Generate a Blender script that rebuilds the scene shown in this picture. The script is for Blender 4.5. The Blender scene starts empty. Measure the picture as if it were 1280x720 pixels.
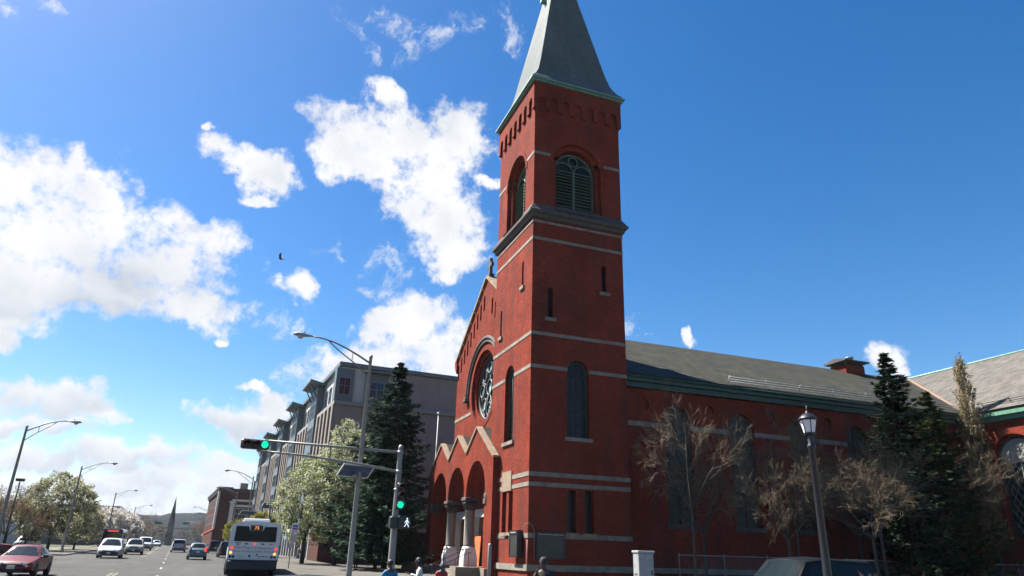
import bpy, bmesh, math, random
from mathutils import Vector, Matrix
PI = math.pi
R = math.radians
scene = bpy.context.scene
col = scene.collection

# ---------------------------------------------------------------- camera
EYE = 1.85
F_PX, PITCH, ROLL, YAW = 867.0, 0.3661, 0.02796, 0.35445
fw = Vector((math.sin(YAW)*math.cos(PITCH), math.cos(YAW)*math.cos(PITCH), math.sin(PITCH)))
rt = Vector((math.cos(YAW), -math.sin(YAW), 0)); up = rt.cross(fw)
r2 = rt*math.cos(ROLL) + up*math.sin(ROLL); u2 = -rt*math.sin(ROLL) + up*math.cos(ROLL)
cam = bpy.data.cameras.new('camera'); cam_o = bpy.data.objects.new('camera', cam); col.objects.link(cam_o)
mw = Matrix((r2, u2, -fw)).transposed().to_4x4(); mw.translation = (0, 0, EYE)
cam_o.matrix_world = mw
cam.sensor_width = 36; cam.lens = F_PX/1280*36; cam.clip_start = 0.1; cam.clip_end = 30000
scene.camera = cam_o

# ---------------------------------------------------------------- sun, sky, exposure
SUN_H = Vector((-0.739, 0.674, 0)).normalized(); SUN_EL = R(53.1)
SUN = Vector((SUN_H.x*math.cos(SUN_EL), SUN_H.y*math.cos(SUN_EL), math.sin(SUN_EL)))
sl = bpy.data.lights.new('sun', 'SUN'); sl.energy = 5.0; sl.angle = R(0.53); sl.color = (1.0, 0.955, 0.88)
so = bpy.data.objects.new('sun', sl); col.objects.link(so)
so.rotation_euler = SUN.to_track_quat('Z', 'Y').to_euler()
scene.view_settings.view_transform = 'Standard'; scene.view_settings.look = 'None'
scene.view_settings.gamma = 1.0; scene.view_settings.use_curve_mapping = False
scene.view_settings.exposure = 1.88
scene.cycles.max_bounces = 6; scene.cycles.transparent_max_bounces = 12

# clouds: azimuth, elevation, half width, half height (degrees), tilt, kind (0 white, 1 grey-bellied, 2 wisp)
CLOUDS = [(-15.6,20.6,4.6,4.4,-1,0),(-16.6,16.7,5.7,2.7,4,1),(-9.0,19.8,5.2,3.5,1,1),(-19.0,22.1,3.1,3.2,19,0),(-4.5,22.2,2.2,1.6,22,0),(-5.0,16.9,3.7,1.6,-1,0),(-13.6,22.9,3.0,2.8,-18,0),(-15.4,24.7,1.0,1.4,18,0),(-12.1,16.5,5.7,1.6,6,1),
(-4.9,28.9,2.4,1.3,-12,0),(-1.8,28.1,2.3,1.5,-8,0),(-1.2,26.4,1.5,0.6,6,0),(-7.4,30.4,0.7,0.4,16,0),
(7.0,32.6,5.3,2.6,-1,0),(13.4,32.4,4.0,3.2,-4,0),(11.2,28.6,4.8,3.2,-34,0),(14.4,25.3,3.4,3.4,-25,0),(15.6,23.1,2.1,1.4,-6,0),(8.0,35.5,1.7,0.9,-31,0),(4.4,30.4,1.9,2.5,9,0),(18.2,29.6,0.9,0.8,2,0),
(2.1,19.4,1.5,1.5,-23,0),(-0.2,20.8,1.3,0.6,-22,2),(9.2,22.0,1.4,1.2,-24,2),(8.1,20.5,0.6,0.5,5,2),(3.8,22.8,0.7,0.8,8,2),(1.1,16.2,1.5,0.7,-13,2),(-3.4,15.0,0.9,0.5,8,0),
(12.5,17.6,4.6,2.5,3,0),(7.9,13.6,5.4,2.0,9,0),(14.0,14.9,3.3,2.3,3,0),(9.4,18.3,1.9,1.4,-5,0),
(-16.5,13.8,2.1,1.1,2,0),(-16.8,12.5,1.5,0.8,11,0),(-13.6,9.1,4.5,1.3,4,1),(-13.9,7.3,3.7,0.7,3,1),(-10.3,8.6,2.0,0.7,-4,0),
(-0.4,9.0,4.0,1.3,0,1),(0.1,11.2,1.9,0.5,-6,0),(1.7,10.4,1.8,0.8,-5,0),(-7.2,5.8,6.4,1.3,2,1),(-13.8,5.0,5.1,0.9,5,1),(-2.8,4.5,6.2,1.2,1,1),(-9.3,3.5,9.3,0.9,3,1),(-0.2,5.8,3.4,1.0,3,0),(-11.7,1.8,10.9,0.7,2,1),(-3.5,2.5,7.2,0.8,2,1),
(-22.3,33.3,0.8,0.5,-8,2),(-20.0,34.3,0.7,0.5,3,2),(4.1,40.5,0.7,1.2,30,2),(5.6,38.4,0.5,0.9,20,2),(8.2,40.7,1.5,0.8,-19,2),(10.0,39.4,1.0,0.5,8,2),(11.8,40.5,0.7,0.7,7,2),(14.4,41.7,1.0,0.7,24,2),(9.3,38.4,1.0,0.4,27,2),(18.9,41.8,0.9,1.3,21,2),
(35.1,16.6,0.7,0.7,-2,0),(30.7,17.4,0.9,0.6,-21,2),(50.0,13.6,1.3,1.1,-5,0)]

def build_world():
    w = bpy.data.worlds.new('World'); scene.world = w; w.use_nodes = True
    nt = w.node_tree; N = nt.nodes; L = nt.links; N.clear()
    def M(op, a, b=None, c=None, clamp=False):
        n = N.new('ShaderNodeMath'); n.operation = op; n.use_clamp = clamp
        for i, x in enumerate((a, b, c)):
            if x is None: continue
            if isinstance(x, (int, float)): n.inputs[i].default_value = x
            else: L.new(x, n.inputs[i])
        return n.outputs[0]
    def VM(op, a, b):
        n = N.new('ShaderNodeVectorMath'); n.operation = op
        for i, x in enumerate((a, b)):
            if isinstance(x, (tuple, Vector)): n.inputs[i].default_value = tuple(x)
            elif isinstance(x, (int, float)): n.inputs['Scale'].default_value = x
            else: L.new(x, n.inputs[i])
        return n.outputs['Value'] if op == 'DOT_PRODUCT' else n.outputs[0]
    tc = N.new('ShaderNodeTexCoord'); d0 = tc.outputs['Generated']
    def noise(scale, detail, rough, vec, out='Fac', lac=2.1):
        n = N.new('ShaderNodeTexNoise'); n.inputs['Scale'].default_value = scale; n.inputs['Detail'].default_value = detail
        n.inputs['Roughness'].default_value = rough; n.inputs['Lacunarity'].default_value = lac; L.new(vec, n.inputs['Vector']); return n.outputs[out]
    # ragged edges: the direction is pushed about by two sizes of noise
    n1 = VM('SUBTRACT', noise(16, 1, .5, d0, 'Color'), (.5, .5, .5)); n2 = VM('SUBTRACT', noise(55, 2, .6, d0, 'Color'), (.5, .5, .5))
    d = VM('ADD', d0, VM('ADD', VM('SCALE', n1, .060), VM('SCALE', n2, .022)))
    dd = {0: None, 1: None, 2: None}; grey = None
    def blob(az, el, a, b, t):
        az, el, a, b, t = map(R, (az, el, a, b, t))
        c = Vector((math.sin(az)*math.cos(el), math.cos(az)*math.cos(el), math.sin(el)))
        rr = Vector((math.cos(az), -math.sin(az), 0)); uu = rr.cross(c)
        e1 = (rr*math.cos(t) + uu*math.sin(t))/math.tan(a); e2 = (-rr*math.sin(t) + uu*math.cos(t))/math.tan(b)
        p = M('ADD', VM('DOT_PRODUCT', d, e1), -c.dot(e1)); q = M('ADD', VM('DOT_PRODUCT', d, e2), -c.dot(e2))
        return M('MULTIPLY_ADD', q, q, M('MULTIPLY', p, p)), q
    for az, el, a, b, t, k in CLOUDS:
        s = 1.06 if k < 2 else 1.75
        r_, q = blob(az, el, a*s, b*s, t)
        kk = 2 if k == 2 else 0
        dd[kk] = r_ if dd[kk] is None else M('SMOOTH_MIN', dd[kk], r_, .5)
        if k == 1:
            # the flat underside of a cumulus faces away from the sun
            g = M('MULTIPLY', M('SUBTRACT', 1.5, r_, None, True), M('MULTIPLY_ADD', q, -.60, .50, True))
            grey = g if grey is None else M('MAXIMUM', grey, g)
    f5 = noise(85, 5, .6, d0); f1 = noise(24, 9, .66, d0); f2 = noise(9, 4, .55, d0); f4 = noise(34, 9, .68, VM('MULTIPLY', d, (1.0, .55, 1.0)))
    body = M('ADD', M('SUBTRACT', 1.0, dd[0]), M('MULTIPLY', M('ADD', M('SUBTRACT', f1, .5), M('MULTIPLY', M('SUBTRACT', f5, .5), .30)), 3.4))
    mask = N.new('ShaderNodeMapRange'); mask.interpolation_type = 'SMOOTHSTEP'; L.new(body, mask.inputs['Value'])
    mask.inputs['From Min'].default_value = -.24; mask.inputs['From Max'].default_value = .88
    wis = M('ADD', M('SUBTRACT', 1.0, dd[2]), M('MULTIPLY', M('SUBTRACT', f4, .53), 6.5))
    wm = N.new('ShaderNodeMapRange'); wm.interpolation_type = 'SMOOTHSTEP'; L.new(wis, wm.inputs['Value'])
    wm.inputs['From Min'].default_value = 0.1; wm.inputs['From Max'].default_value = 1.7; wm.inputs['To Max'].default_value = .62
    # the rest of the sky carries scattered cumulus of the same kind
    ahead = VM('DOT_PRODUCT', d0, (math.sin(YAW), math.cos(YAW), 0.0))
    away = M('MULTIPLY', M('LESS_THAN', ahead, .45), M('MULTIPLY_ADD', ahead, -4, 1.8, True))
    sc_ = N.new('ShaderNodeMapRange'); sc_.interpolation_type = 'SMOOTHSTEP'
    L.new(M('ADD', noise(4.5, 7, .6, d0), 0), sc_.inputs['Value']); sc_.inputs['From Min'].default_value = .64; sc_.inputs['From Max'].default_value = .76
    m = M('MAXIMUM', M('MAXIMUM', mask.outputs[0], wm.outputs[0]), M('MULTIPLY', sc_.outputs[0], away))
    sky = N.new('ShaderNodeTexSky'); sky.sky_type = 'NISHITA'; sky.sun_disc = False
    sky.sun_elevation = SUN_EL; sky.sun_rotation = math.atan2(SUN_H.x, SUN_H.y); sky.altitude = 30
    sky.air_density = 1.0; sky.dust_density = 0.6; sky.ozone_density = 2.2
    hs = N.new('ShaderNodeHueSaturation'); hs.inputs['Saturation'].default_value = SKY_SAT; hs.inputs['Hue'].default_value = .503; hs.inputs['Value'].default_value = SKY_VAL
    L.new(sky.outputs[0], hs.inputs['Color'])
    shade = M('MULTIPLY', grey, M('MULTIPLY_ADD', f2, 2.2, -.25, True))
    soft = M('MULTIPLY', M('SUBTRACT', noise(13, 5, .55, d0), .41, None, True), 1.3)
    sh = M('MAXIMUM', shade, M('MULTIPLY', soft, 1.15), None, True)
    cr = N.new('ShaderNodeMix'); cr.data_type = 'RGBA'; L.new(sh, cr.inputs['Factor'])
    cr.inputs['A'].default_value = (*[CLOUD_V*x for x in (1.0, 1.0, 1.02)], 1); cr.inputs['B'].default_value = (*[CLOUD_V*x for x in (.50, .565, .665)], 1)
    mx = N.new('ShaderNodeMix'); mx.data_type = 'RGBA'; L.new(m, mx.inputs['Factor']); L.new(hs.outputs[0], mx.inputs['A']); L.new(cr.outputs['Result'], mx.inputs['B'])
    bg = N.new('ShaderNodeBackground'); bg.inputs['Strength'].default_value = SKY_STR; L.new(mx.outputs['Result'], bg.inputs['Color'])
    o = N.new('ShaderNodeOutputWorld'); L.new(bg.outputs[0], o.inputs['Surface'])
    w.cycles.sampling_method = 'MANUAL'; w.cycles.sample_map_resolution = 512
SKY_STR = 0.05; SKY_SAT = 1.42; SKY_VAL = 0.92; CLOUD_V = 5.55
build_world()

# ---------------------------------------------------------------- street frame: u to the right of the lane, v along the street
SDX, SDY = -0.06390, 0.99796
STREET = math.atan2(-SDX, SDY)
def G(v): return 0.008*min(max(v-15, 0), 150)
def W(u, v, z=0.0): return Vector((SDY*u + SDX*v, -SDX*u + SDY*v, z))

# ---------------------------------------------------------------- materials
MATS = {}
ALB = .76      # one calibration for every base colour
def nodes_of(name):
    m = bpy.data.materials.new(name); m.use_nodes = True; nt = m.node_tree
    b = nt.nodes['Principled BSDF']; return m, nt, nt.nodes, nt.links, b
def mat(name, c, rough=.6, metal=0.0, noise=0.0, nscale=6.0, bump=0.0, bscale=40.0, coat=0.0, spec=.5, emit=None, es=0.0, trans=0.0, c2=None, stretch=(1, 1, 1)):
    if name in MATS: return MATS[name]
    c = tuple(x*ALB for x in c); c2 = c2 and tuple(x*ALB for x in c2)
    m, nt, N, L, b = nodes_of(name); MATS[name] = m
    b.inputs['Roughness'].default_value = rough; b.inputs['Metallic'].default_value = metal
    b.inputs['Base Color'].default_value = (*c, 1); b.inputs['Specular IOR Level'].default_value = spec
    b.inputs['Coat Weight'].default_value = coat; b.inputs['Transmission Weight'].default_value = trans
    if emit: b.inputs['Emission Color'].default_value = (*emit, 1); b.inputs['Emission Strength'].default_value = es
    tc = N.new('ShaderNodeTexCoord'); mp = N.new('ShaderNodeMapping'); L.new(tc.outputs['Object'], mp.inputs['Vector']); mp.inputs['Scale'].default_value = stretch
    if noise or c2:
        n = N.new('ShaderNodeTexNoise'); n.inputs['Scale'].default_value = nscale; n.inputs['Detail'].default_value = 6; n.inputs['Roughness'].default_value = .65
        L.new(mp.outputs[0], n.inputs['Vector'])
        mr = N.new('ShaderNodeMapRange'); mr.inputs['From Min'].default_value = .3; mr.inputs['From Max'].default_value = .7; L.new(n.outputs['Fac'], mr.inputs['Value'])
        mx = N.new('ShaderNodeMix'); mx.data_type = 'RGBA'; L.new(mr.outputs[0], mx.inputs['Factor'])
        lo = [x*(1-noise) for x in c]; hi = c2 if c2 else [min(1, x*(1+noise)) for x in c]
        mx.inputs['A'].default_value = (*lo, 1); mx.inputs['B'].default_value = (*hi, 1); L.new(mx.outputs['Result'], b.inputs['Base Color'])
    if bump:
        n = N.new('ShaderNodeTexNoise'); n.inputs['Scale'].default_value = bscale; n.inputs['Detail'].default_value = 4; L.new(mp.outputs[0], n.inputs['Vector'])
        bu = N.new('ShaderNodeBump'); bu.inputs['Strength'].default_value = bump; bu.inputs['Distance'].default_value = .03; L.new(n.outputs['Fac'], bu.inputs['Height']); L.new(bu.outputs[0], b.inputs['Normal'])
    return m
def masonry(name, c1, c2, mortar, bw, bh, msize=.012, big=.22, bump=.35, rough=.85, stain=(0.05, 0.04, 0.04), stain_amt=.35, off=.5):
    c1, c2, mortar, stain = [tuple(x*ALB for x in q) for q in (c1, c2, mortar, stain)]
    m, nt, N, L, b = nodes_of(name)
    tc = N.new('ShaderNodeTexCoord'); sp = N.new('ShaderNodeSeparateXYZ'); L.new(tc.outputs['Object'], sp.inputs[0])
    ad = N.new('ShaderNodeMath'); ad.operation = 'ADD'; L.new(sp.outputs[0], ad.inputs[0]); L.new(sp.outputs[1], ad.inputs[1])
    cb = N.new('ShaderNodeCombineXYZ'); L.new(ad.outputs[0], cb.inputs[0]); L.new(sp.outputs[2], cb.inputs[1])
    br = N.new('ShaderNodeTexBrick'); L.new(cb.outputs[0], br.inputs['Vector']); br.offset = off
    br.inputs['Scale'].default_value = 1; br.inputs['Brick Width'].default_value = bw; br.inputs['Row Height'].default_value = bh; br.inputs['Mortar Size'].default_value = msize
    br.inputs['Color1'].default_value = (*c1, 1); br.inputs['Color2'].default_value = (*c2, 1); br.inputs['Mortar'].default_value = (*mortar, 1)
    n = N.new('ShaderNodeTexNoise'); n.inputs['Scale'].default_value = .45; n.inputs['Detail'].default_value = 7; n.inputs['Roughness'].default_value = .7
    L.new(tc.outputs['Object'], n.inputs['Vector'])
    mr = N.new('ShaderNodeMapRange'); L.new(n.outputs['Fac'], mr.inputs['Value']); mr.inputs['From Min'].default_value = .3; mr.inputs['From Max'].default_value = .7
    mr.inputs['To Min'].default_value = 1-big; mr.inputs['To Max'].default_value = 1+big
    mu = N.new('ShaderNodeVectorMath'); mu.operation = 'SCALE'; L.new(br.outputs['Color'], mu.inputs[0]); L.new(mr.outputs[0], mu.inputs['Scale'])
    # run-off stains: streaks longer than they are wide
    mp = N.new('ShaderNodeMapping'); mp.inputs['Scale'].default_value = (1.3, 1.3, .16); L.new(tc.outputs['Object'], mp.inputs['Vector'])
    n2 = N.new('ShaderNodeTexNoise'); n2.inputs['Scale'].default_value = 1.0; n2.inputs['Detail'].default_value = 6; n2.inputs['Roughness'].default_value = .6; L.new(mp.outputs[0], n2.inputs['Vector'])
    m2 = N.new('ShaderNodeMapRange'); L.new(n2.outputs['Fac'], m2.inputs['Value']); m2.inputs['From Min'].default_value = .47; m2.inputs['From Max'].default_value = .72; m2.inputs['To Max'].default_value = stain_amt
    mx = N.new('ShaderNodeMix'); mx.data_type = 'RGBA'; L.new(m2.outputs[0], mx.inputs['Factor']); L.new(mu.outputs[0], mx.inputs['A']); mx.inputs['B'].default_value = (*stain, 1)
    L.new(mx.outputs['Result'], b.inputs['Base Color']); b.inputs['Roughness'].default_value = rough; b.inputs['Specular IOR Level'].default_value = .05
    bu = N.new('ShaderNodeBump'); bu.inputs['Strength'].default_value = bump; bu.inputs['Distance'].default_value = .02; bu.invert = True
    L.new(br.outputs['Fac'], bu.inputs['Height']); L.new(bu.outputs[0], b.inputs['Normal'])
    MATS[name] = m; return m
def leafy(name, c, c2, trans=.35):
    if name in MATS: return MATS[name]
    c, c2 = [tuple(x*ALB for x in q) for q in (c, c2)]
    m = bpy.data.materials.new(name); m.use_nodes = True; nt = m.node_tree; N = nt.nodes; L = nt.links; N.clear()
    g = N.new('ShaderNodeNewGeometry'); mx = N.new('ShaderNodeMix'); mx.data_type = 'RGBA'
    mx.inputs['A'].default_value = (*c, 1); mx.inputs['B'].default_value = (*c2, 1); L.new(g.outputs['Random Per Island'], mx.inputs['Factor'])
    df = N.new('ShaderNodeBsdfDiffuse'); tr = N.new('ShaderNodeBsdfTranslucent'); L.new(mx.outputs['Result'], df.inputs[0]); L.new(mx.outputs['Result'], tr.inputs[0])
    ms = N.new('ShaderNodeMixShader'); ms.inputs[0].default_value = trans; L.new(df.outputs[0], ms.inputs[1]); L.new(tr.outputs[0], ms.inputs[2])
    o = N.new('ShaderNodeOutputMaterial'); L.new(ms.outputs[0], o.inputs[0]); MATS[name] = m; return m

BRICK = masonry('red brick', (.290, .042, .021), (.165, .024, .014), (.17, .048, .032), .23, .085, .014, big=.30, stain_amt=.55)
STONE = mat('band stone', (.215, .185, .15), .85, noise=.4, nscale=1.6, bump=.3)
BROWNSTONE = mat('brown sandstone', (.25, .18, .115), .85, noise=.25, nscale=2, bump=.3)
DARKSTONE = mat('dark weathered stone', (.075, .06, .055), .85, noise=.35, nscale=3, bump=.4)
SLATE = masonry('slate roof', (.058, .058, .046), (.046, .046, .037), (.025, .025, .022), .35, .22, .012, .18, .5, .7, (.16, .15, .10), .35)
SLATE_S = masonry('spire slate', (.14, .16, .155), (.11, .13, .128), (.06, .07, .07), .32, .2, .012, .12, .4, .55, (.22, .23, .2), .3)
SLATE_T = masonry('old grey slate', (.165, .15, .135), (.105, .098, .09), (.05, .05, .05), .38, .24, .02, .2, .6, .75, (.2, .17, .13), .4)
COPPER = mat('verdigris copper', (.16, .30, .25), .65, noise=.25, nscale=3)
GREEN_TRIM = mat('green painted eave', (.017, .055, .043), .55, noise=.25, nscale=2)
LOUVRE = mat('old green louvre paint', (.10, .155, .12), .7, noise=.3, nscale=5)
DARKGLASS = mat('dark leaded glass', (.014, .016, .019), .35, noise=.4, nscale=3, spec=.25)
PALEGLAZE = mat('grey protective glazing', (.030, .031, .026), .45, spec=.3, noise=.35, nscale=1.5)
LEAD = mat('lead came', (.03, .032, .034), .6)
WHITE = mat('white paint', (.70, .69, .67), .6, noise=.06, nscale=4)
OLDWHITE = mat('weathered white paint', (.6, .58, .53), .75, noise=.25, nscale=5)
GRANITE = mat('grey granite column', (.17, .145, .125), .5, noise=.25, nscale=9)
WOOD = mat('brown door timber', (.20, .105, .05), .7, noise=.4, nscale=2, stretch=(4, 4, .4))
CONC = mat('concrete', (.24, .23, .21), .9, noise=.18, nscale=1.2, bump=.2)
STEPSTONE = mat('step stone', (.20, .17, .13), .9, noise=.3, nscale=2, bump=.3)
BLACKM = mat('black painted metal', (.012, .013, .017), .42, noise=.3, nscale=9)
GALV = mat('galvanised steel', (.30, .31, .32), .5, metal=.4, noise=.14, nscale=4)
ALU = mat('weathered aluminium', (.27, .255, .235), .55, metal=.25, noise=.15, nscale=3)
RUBBER = mat('tyre rubber', (.018, .018, .019), .85)
PLASTIC = mat('black plastic', (.016, .017, .019), .5)
CHROME = mat('bright metal', (.6, .6, .62), .25, metal=1.0)
CARGLASS = mat('car glass', (.012, .020, .022), .08, spec=.5)
HEADL = mat('headlamp lens', (.42, .43, .45), .12, spec=.8)
TAILR = mat('red lamp lens', (.30, .012, .010), .2)
TAILON = mat('lit red lamp', (.5, .02, .01), .3, emit=(1, .045, .02), es=.45)
AMBERON = mat('lit amber lamp', (.6, .25, .02), .3, emit=(1, .45, .06), es=.55)
GREENON = mat('lit green lamp', (.02, .4, .2), .3, emit=(.0, 1, .46), es=.32)
WALKON = mat('lit walking figure', (.7, .8, .9), .3, emit=(.80, .93, 1), es=.28)
LED = mat('lit orange sign', (.4, .1, .02), .3, emit=(1, .28, .04), es=.45)
LEDRED = mat('lit red destination sign', (.4, .04, .02), .3, emit=(1, .12, .05), es=.22)
PLATE = mat('licence plate', (.62, .60, .48), .5)
BARK = mat('grey brown bark', (.055, .043, .034), .9, noise=.35, nscale=5, bump=.6, bscale=15)
TWIG = mat('pale twig bark', (.155, .105, .058), .8, noise=.35, nscale=4)
SOLARM = masonry('solar cells', (.060, .095, .20), (.05, .085, .18), (.13, .16, .23), .19, .19, .012, .05, 0, .15, (.03, .04, .08), 0, 0.0)
SKIN = mat('skin', (.20, .105, .068), .55); HAIR = mat('black hair', (.012, .010, .009), .6)
DENIM = mat('blue denim', (.035, .06, .13), .85, noise=.2, nscale=10); DARKCLOTH = mat('dark trousers', (.018, .018, .022), .9, noise=.2, nscale=10)
SHOE = mat('dark shoe', (.02, .018, .016), .5)

# ---------------------------------------------------------------- mesh helpers
class MB:
    def __init__(s): s.v = []; s.f = []; s.m = []; s.sm = []
    def add(s, vs, fs, m=0, smooth=False):
        o = len(s.v); s.v += [tuple(p) for p in vs]
        for f in fs: s.f.append(tuple(i+o for i in f)); s.m.append(m); s.sm.append(smooth)
        return s
    def box(s, x0, x1, y0, y1, z0, z1, m=0):
        vs = [(x, y, z) for x in (x0, x1) for y in (y0, y1) for z in (z0, z1)]
        return s.add(vs, [(0, 1, 3, 2), (4, 6, 7, 5), (0, 4, 5, 1), (2, 3, 7, 6), (0, 2, 6, 4), (1, 5, 7, 3)], m)
    def bbox(s, c, h, b=.02, m=0, rot=None):
        # a box with chamfered edges
        vs = []; 
        for ax in range(3):
            for sg in (-1, 1):
                for a, bb in ((-1, -1), (1, -1), (1, 1), (-1, 1)):
                    p = [0, 0, 0]; p[ax] = sg*h[ax]; o = [(ax+1) % 3, (ax+2) % 3]
                    p[o[0]] = a*(h[o[0]]-b); p[o[1]] = bb*(h[o[1]]-b); vs.append(Vector(p))
        bm = bmesh.new()
        for p in vs: bm.verts.new(p)
        r = bmesh.ops.convex_hull(bm, input=bm.verts); bm.verts.index_update()
        V = [(rot @ v.co if rot else v.co) + Vector(c) for v in bm.verts]; F = [[q.index for q in f.verts] for f in bm.faces]; bm.free()
        return s.add(V, F, m)
    def prism(s, poly, fn, d0, d1, m=0, smooth=False):
        n = len(poly); vs = [fn(p, q, d0) for p, q in poly] + [fn(p, q, d1) for p, q in poly]
        fs = [tuple(range(n))[::-1], tuple(range(n, 2*n))] + [(i, (i+1) % n, n+(i+1) % n, n+i) for i in range(n)]
        return s.add(vs, fs, m, smooth)
    def tube(s, pts, rad, n=6, m=0, cap=True, smooth=True):
        pts = [Vector(p) for p in pts]; k = len(pts)
        if not isinstance(rad, (list, tuple)): rad = [rad]*k
        rings = []; prev = None
        for i, p in enumerate(pts):
            t = (pts[min(i+1, k-1)] - pts[max(i-1, 0)])
            t = t.normalized() if t.length > 1e-9 else Vector((0, 0, 1))
            if prev is None: a = t.cross(Vector((0, 0, 1)) if abs(t.z) < .9 else Vector((1, 0, 0))).normalized()
            else: a = (prev - t*prev.dot(t)); a = a.normalized() if a.length > 1e-6 else t.orthogonal().normalized()
            prev = a; b = t.cross(a)
            rings += [p + (a*math.cos(2*PI*j/n) + b*math.sin(2*PI*j/n))*rad[i] for j in range(n)]
        fs = [(i*n+j, i*n+(j+1) % n, (i+1)*n+(j+1) % n, (i+1)*n+j) for i in range(k-1) for j in range(n)]
        if cap: fs += [tuple(range(n))[::-1], tuple(range((k-1)*n, k*n))]
        return s.add(rings, fs, m, smooth)
    def lathe(s, prof, n=16, c=(0, 0, 0), m=0, axis=None, smooth=True, ph=0.0):
        axis = axis or (lambda a, b, h: (c[0]+a, c[1]+b, c[2]+h)); k = len(prof)
        vs = [axis(r*math.cos(2*PI*j/n+ph), r*math.sin(2*PI*j/n+ph), h) for r, h in prof for j in range(n)]
        fs = [(i*n+j, i*n+(j+1) % n, (i+1)*n+(j+1) % n, (i+1)*n+j) for i in range(k-1) for j in range(n)]
        fs += [tuple(range(n))[::-1], tuple(range((k-1)*n, k*n))]
        return s.add(vs, fs, m, smooth)
    def quad(s, a, b, c, d, m=0): return s.add([a, b, c, d], [(0, 1, 2, 3)], m)
    def mesh(s, name, mats, fix=True):
        me = bpy.data.meshes.new(name); me.from_pydata(s.v, [], s.f)
        me.polygons.foreach_set('material_index', s.m); me.polygons.foreach_set('use_smooth', s.sm)
        for m in (mats if isinstance(mats, (list, tuple)) else [mats]): me.materials.append(m)
        if fix:
            bm = bmesh.new(); bm.from_mesh(me); bmesh.ops.recalc_face_normals(bm, faces=bm.faces); bm.to_mesh(me); bm.free()
        me.update(); return me
    def build(s, name, mats, parent=None, kind=None, label=None, fix=True):
        return link(name, s.mesh(name, mats, fix), parent, kind, label)
def link(name, me, parent=None, kind=None, label=None, loc=None, rot=None):
    o = bpy.data.objects.new(name, me); col.objects.link(o)
    if parent: o.parent = parent
    if kind: o['kind'] = kind
    if label: o['label'] = label
    if loc is not None: o.location = loc
    if rot is not None: o.rotation_euler = rot
    return o
def thing(name, label, cat, loc=(0, 0, 0), rz=0.0, group=None):
    o = bpy.data.objects.new(name, None); col.objects.link(o); o.empty_display_size = .3
    o.location = loc; o.rotation_euler = (0, 0, rz); o['label'] = label; o['category'] = cat
    if group: o['group'] = group
    return o
def tag(o, label, cat, group=None):
    o['label'] = label; o['category'] = cat
    if group: o['group'] = group
    return o
def dup(root, loc, rz, label, group=None):
    def cp(o, par):
        c = o.copy(); col.objects.link(c)
        if par: c.parent = par
        for ch in kids.get(o.name, []): cp(ch, c)
        return c
    kids = {}
    for o in root.children_recursive: kids.setdefault(o.parent.name, []).append(o)
    r = cp(root, None); r.location = loc; r.rotation_euler = (0, 0, rz); r['label'] = label
    if group: r['group'] = group
    return r
def cut(base, cutters, name, mats):
    a = bpy.data.objects.new('a', base.mesh('a', mats)); col.objects.link(a); bs = []
    for c in cutters:
        b = bpy.data.objects.new('b', c.mesh('b', mats)); col.objects.link(b); bs.append(b)
        md = a.modifiers.new('cut', 'BOOLEAN'); md.operation = 'DIFFERENCE'; md.solver = 'EXACT'; md.object = b
    dg = bpy.context.evaluated_depsgraph_get(); me = bpy.data.meshes.new_from_object(a.evaluated_get(dg)); me.name = name
    for o in [a]+bs: bpy.data.objects.remove(o)
    return me
def islands(me, name, parent, **kw):
    # every loose piece of a cut course becomes an object of its own
    bm = bmesh.new(); bm.from_mesh(me); bm.faces.ensure_lookup_table(); seen = set(); groups = []
    for f in bm.faces:
        if f.index in seen: continue
        st = [f]; seen.add(f.index); g = []
        while st:
            q = st.pop(); g.append(q)
            for e in q.edges:
                for l in e.link_faces:
                    if l.index not in seen: seen.add(l.index); st.append(l)
        groups.append([[tuple(v.co) for v in q.verts] for q in g])
    mats = list(me.materials); bm.free(); bpy.data.meshes.remove(me)
    for g in groups:
        mb = MB(); ix = {}; fs = []
        for f in g:
            for p in f: ix.setdefault(p, len(ix))
            fs.append(tuple(ix[p] for p in f))
        mb.add(list(ix), fs); mb.build(name, mats, parent)
def arch(c, hw, z0, zs, n=12):
    return [(c-hw, z0), (c+hw, z0)] + [(c+hw*math.cos(PI*i/n), zs+hw*math.sin(PI*i/n)) for i in range(n+1)]
def circ(c, z, r, n=40): return [(c+r*math.cos(2*PI*i/n), z+r*math.sin(2*PI*i/n)) for i in range(n)]
def text_mesh(s, size, m, ext=.003):
    c = bpy.data.curves.new('t', 'FONT'); c.body = s; c.size = size; c.align_x = 'CENTER'; c.align_y = 'CENTER'; c.extrude = ext; c.resolution_u = 2
    o = bpy.data.objects.new('t', c); col.objects.link(o); dg = bpy.context.evaluated_depsgraph_get()
    me = bpy.data.meshes.new_from_object(o.evaluated_get(dg)); me.materials.clear(); me.materials.append(m)
    bpy.data.objects.remove(o); bpy.data.curves.remove(c); return me
# ---------------------------------------------------------------- the church (local x = depth away from the street, y = along the street, z up)
church = thing('brick_church', 'red brick church with tall square bell tower, slate spire and arched porch', 'church', (15.42, 38.0, 0))
TW, TD = 6.6, 6.95
def FF(d0=0.0):   # front faces: p along the street, q up, d into the building
    return lambda p, q, d: (d+d0, p, q)
def SF(d0=0.0):   # side faces towards the cross street
    return lambda p, q, d: (p, d+d0, q)

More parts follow.
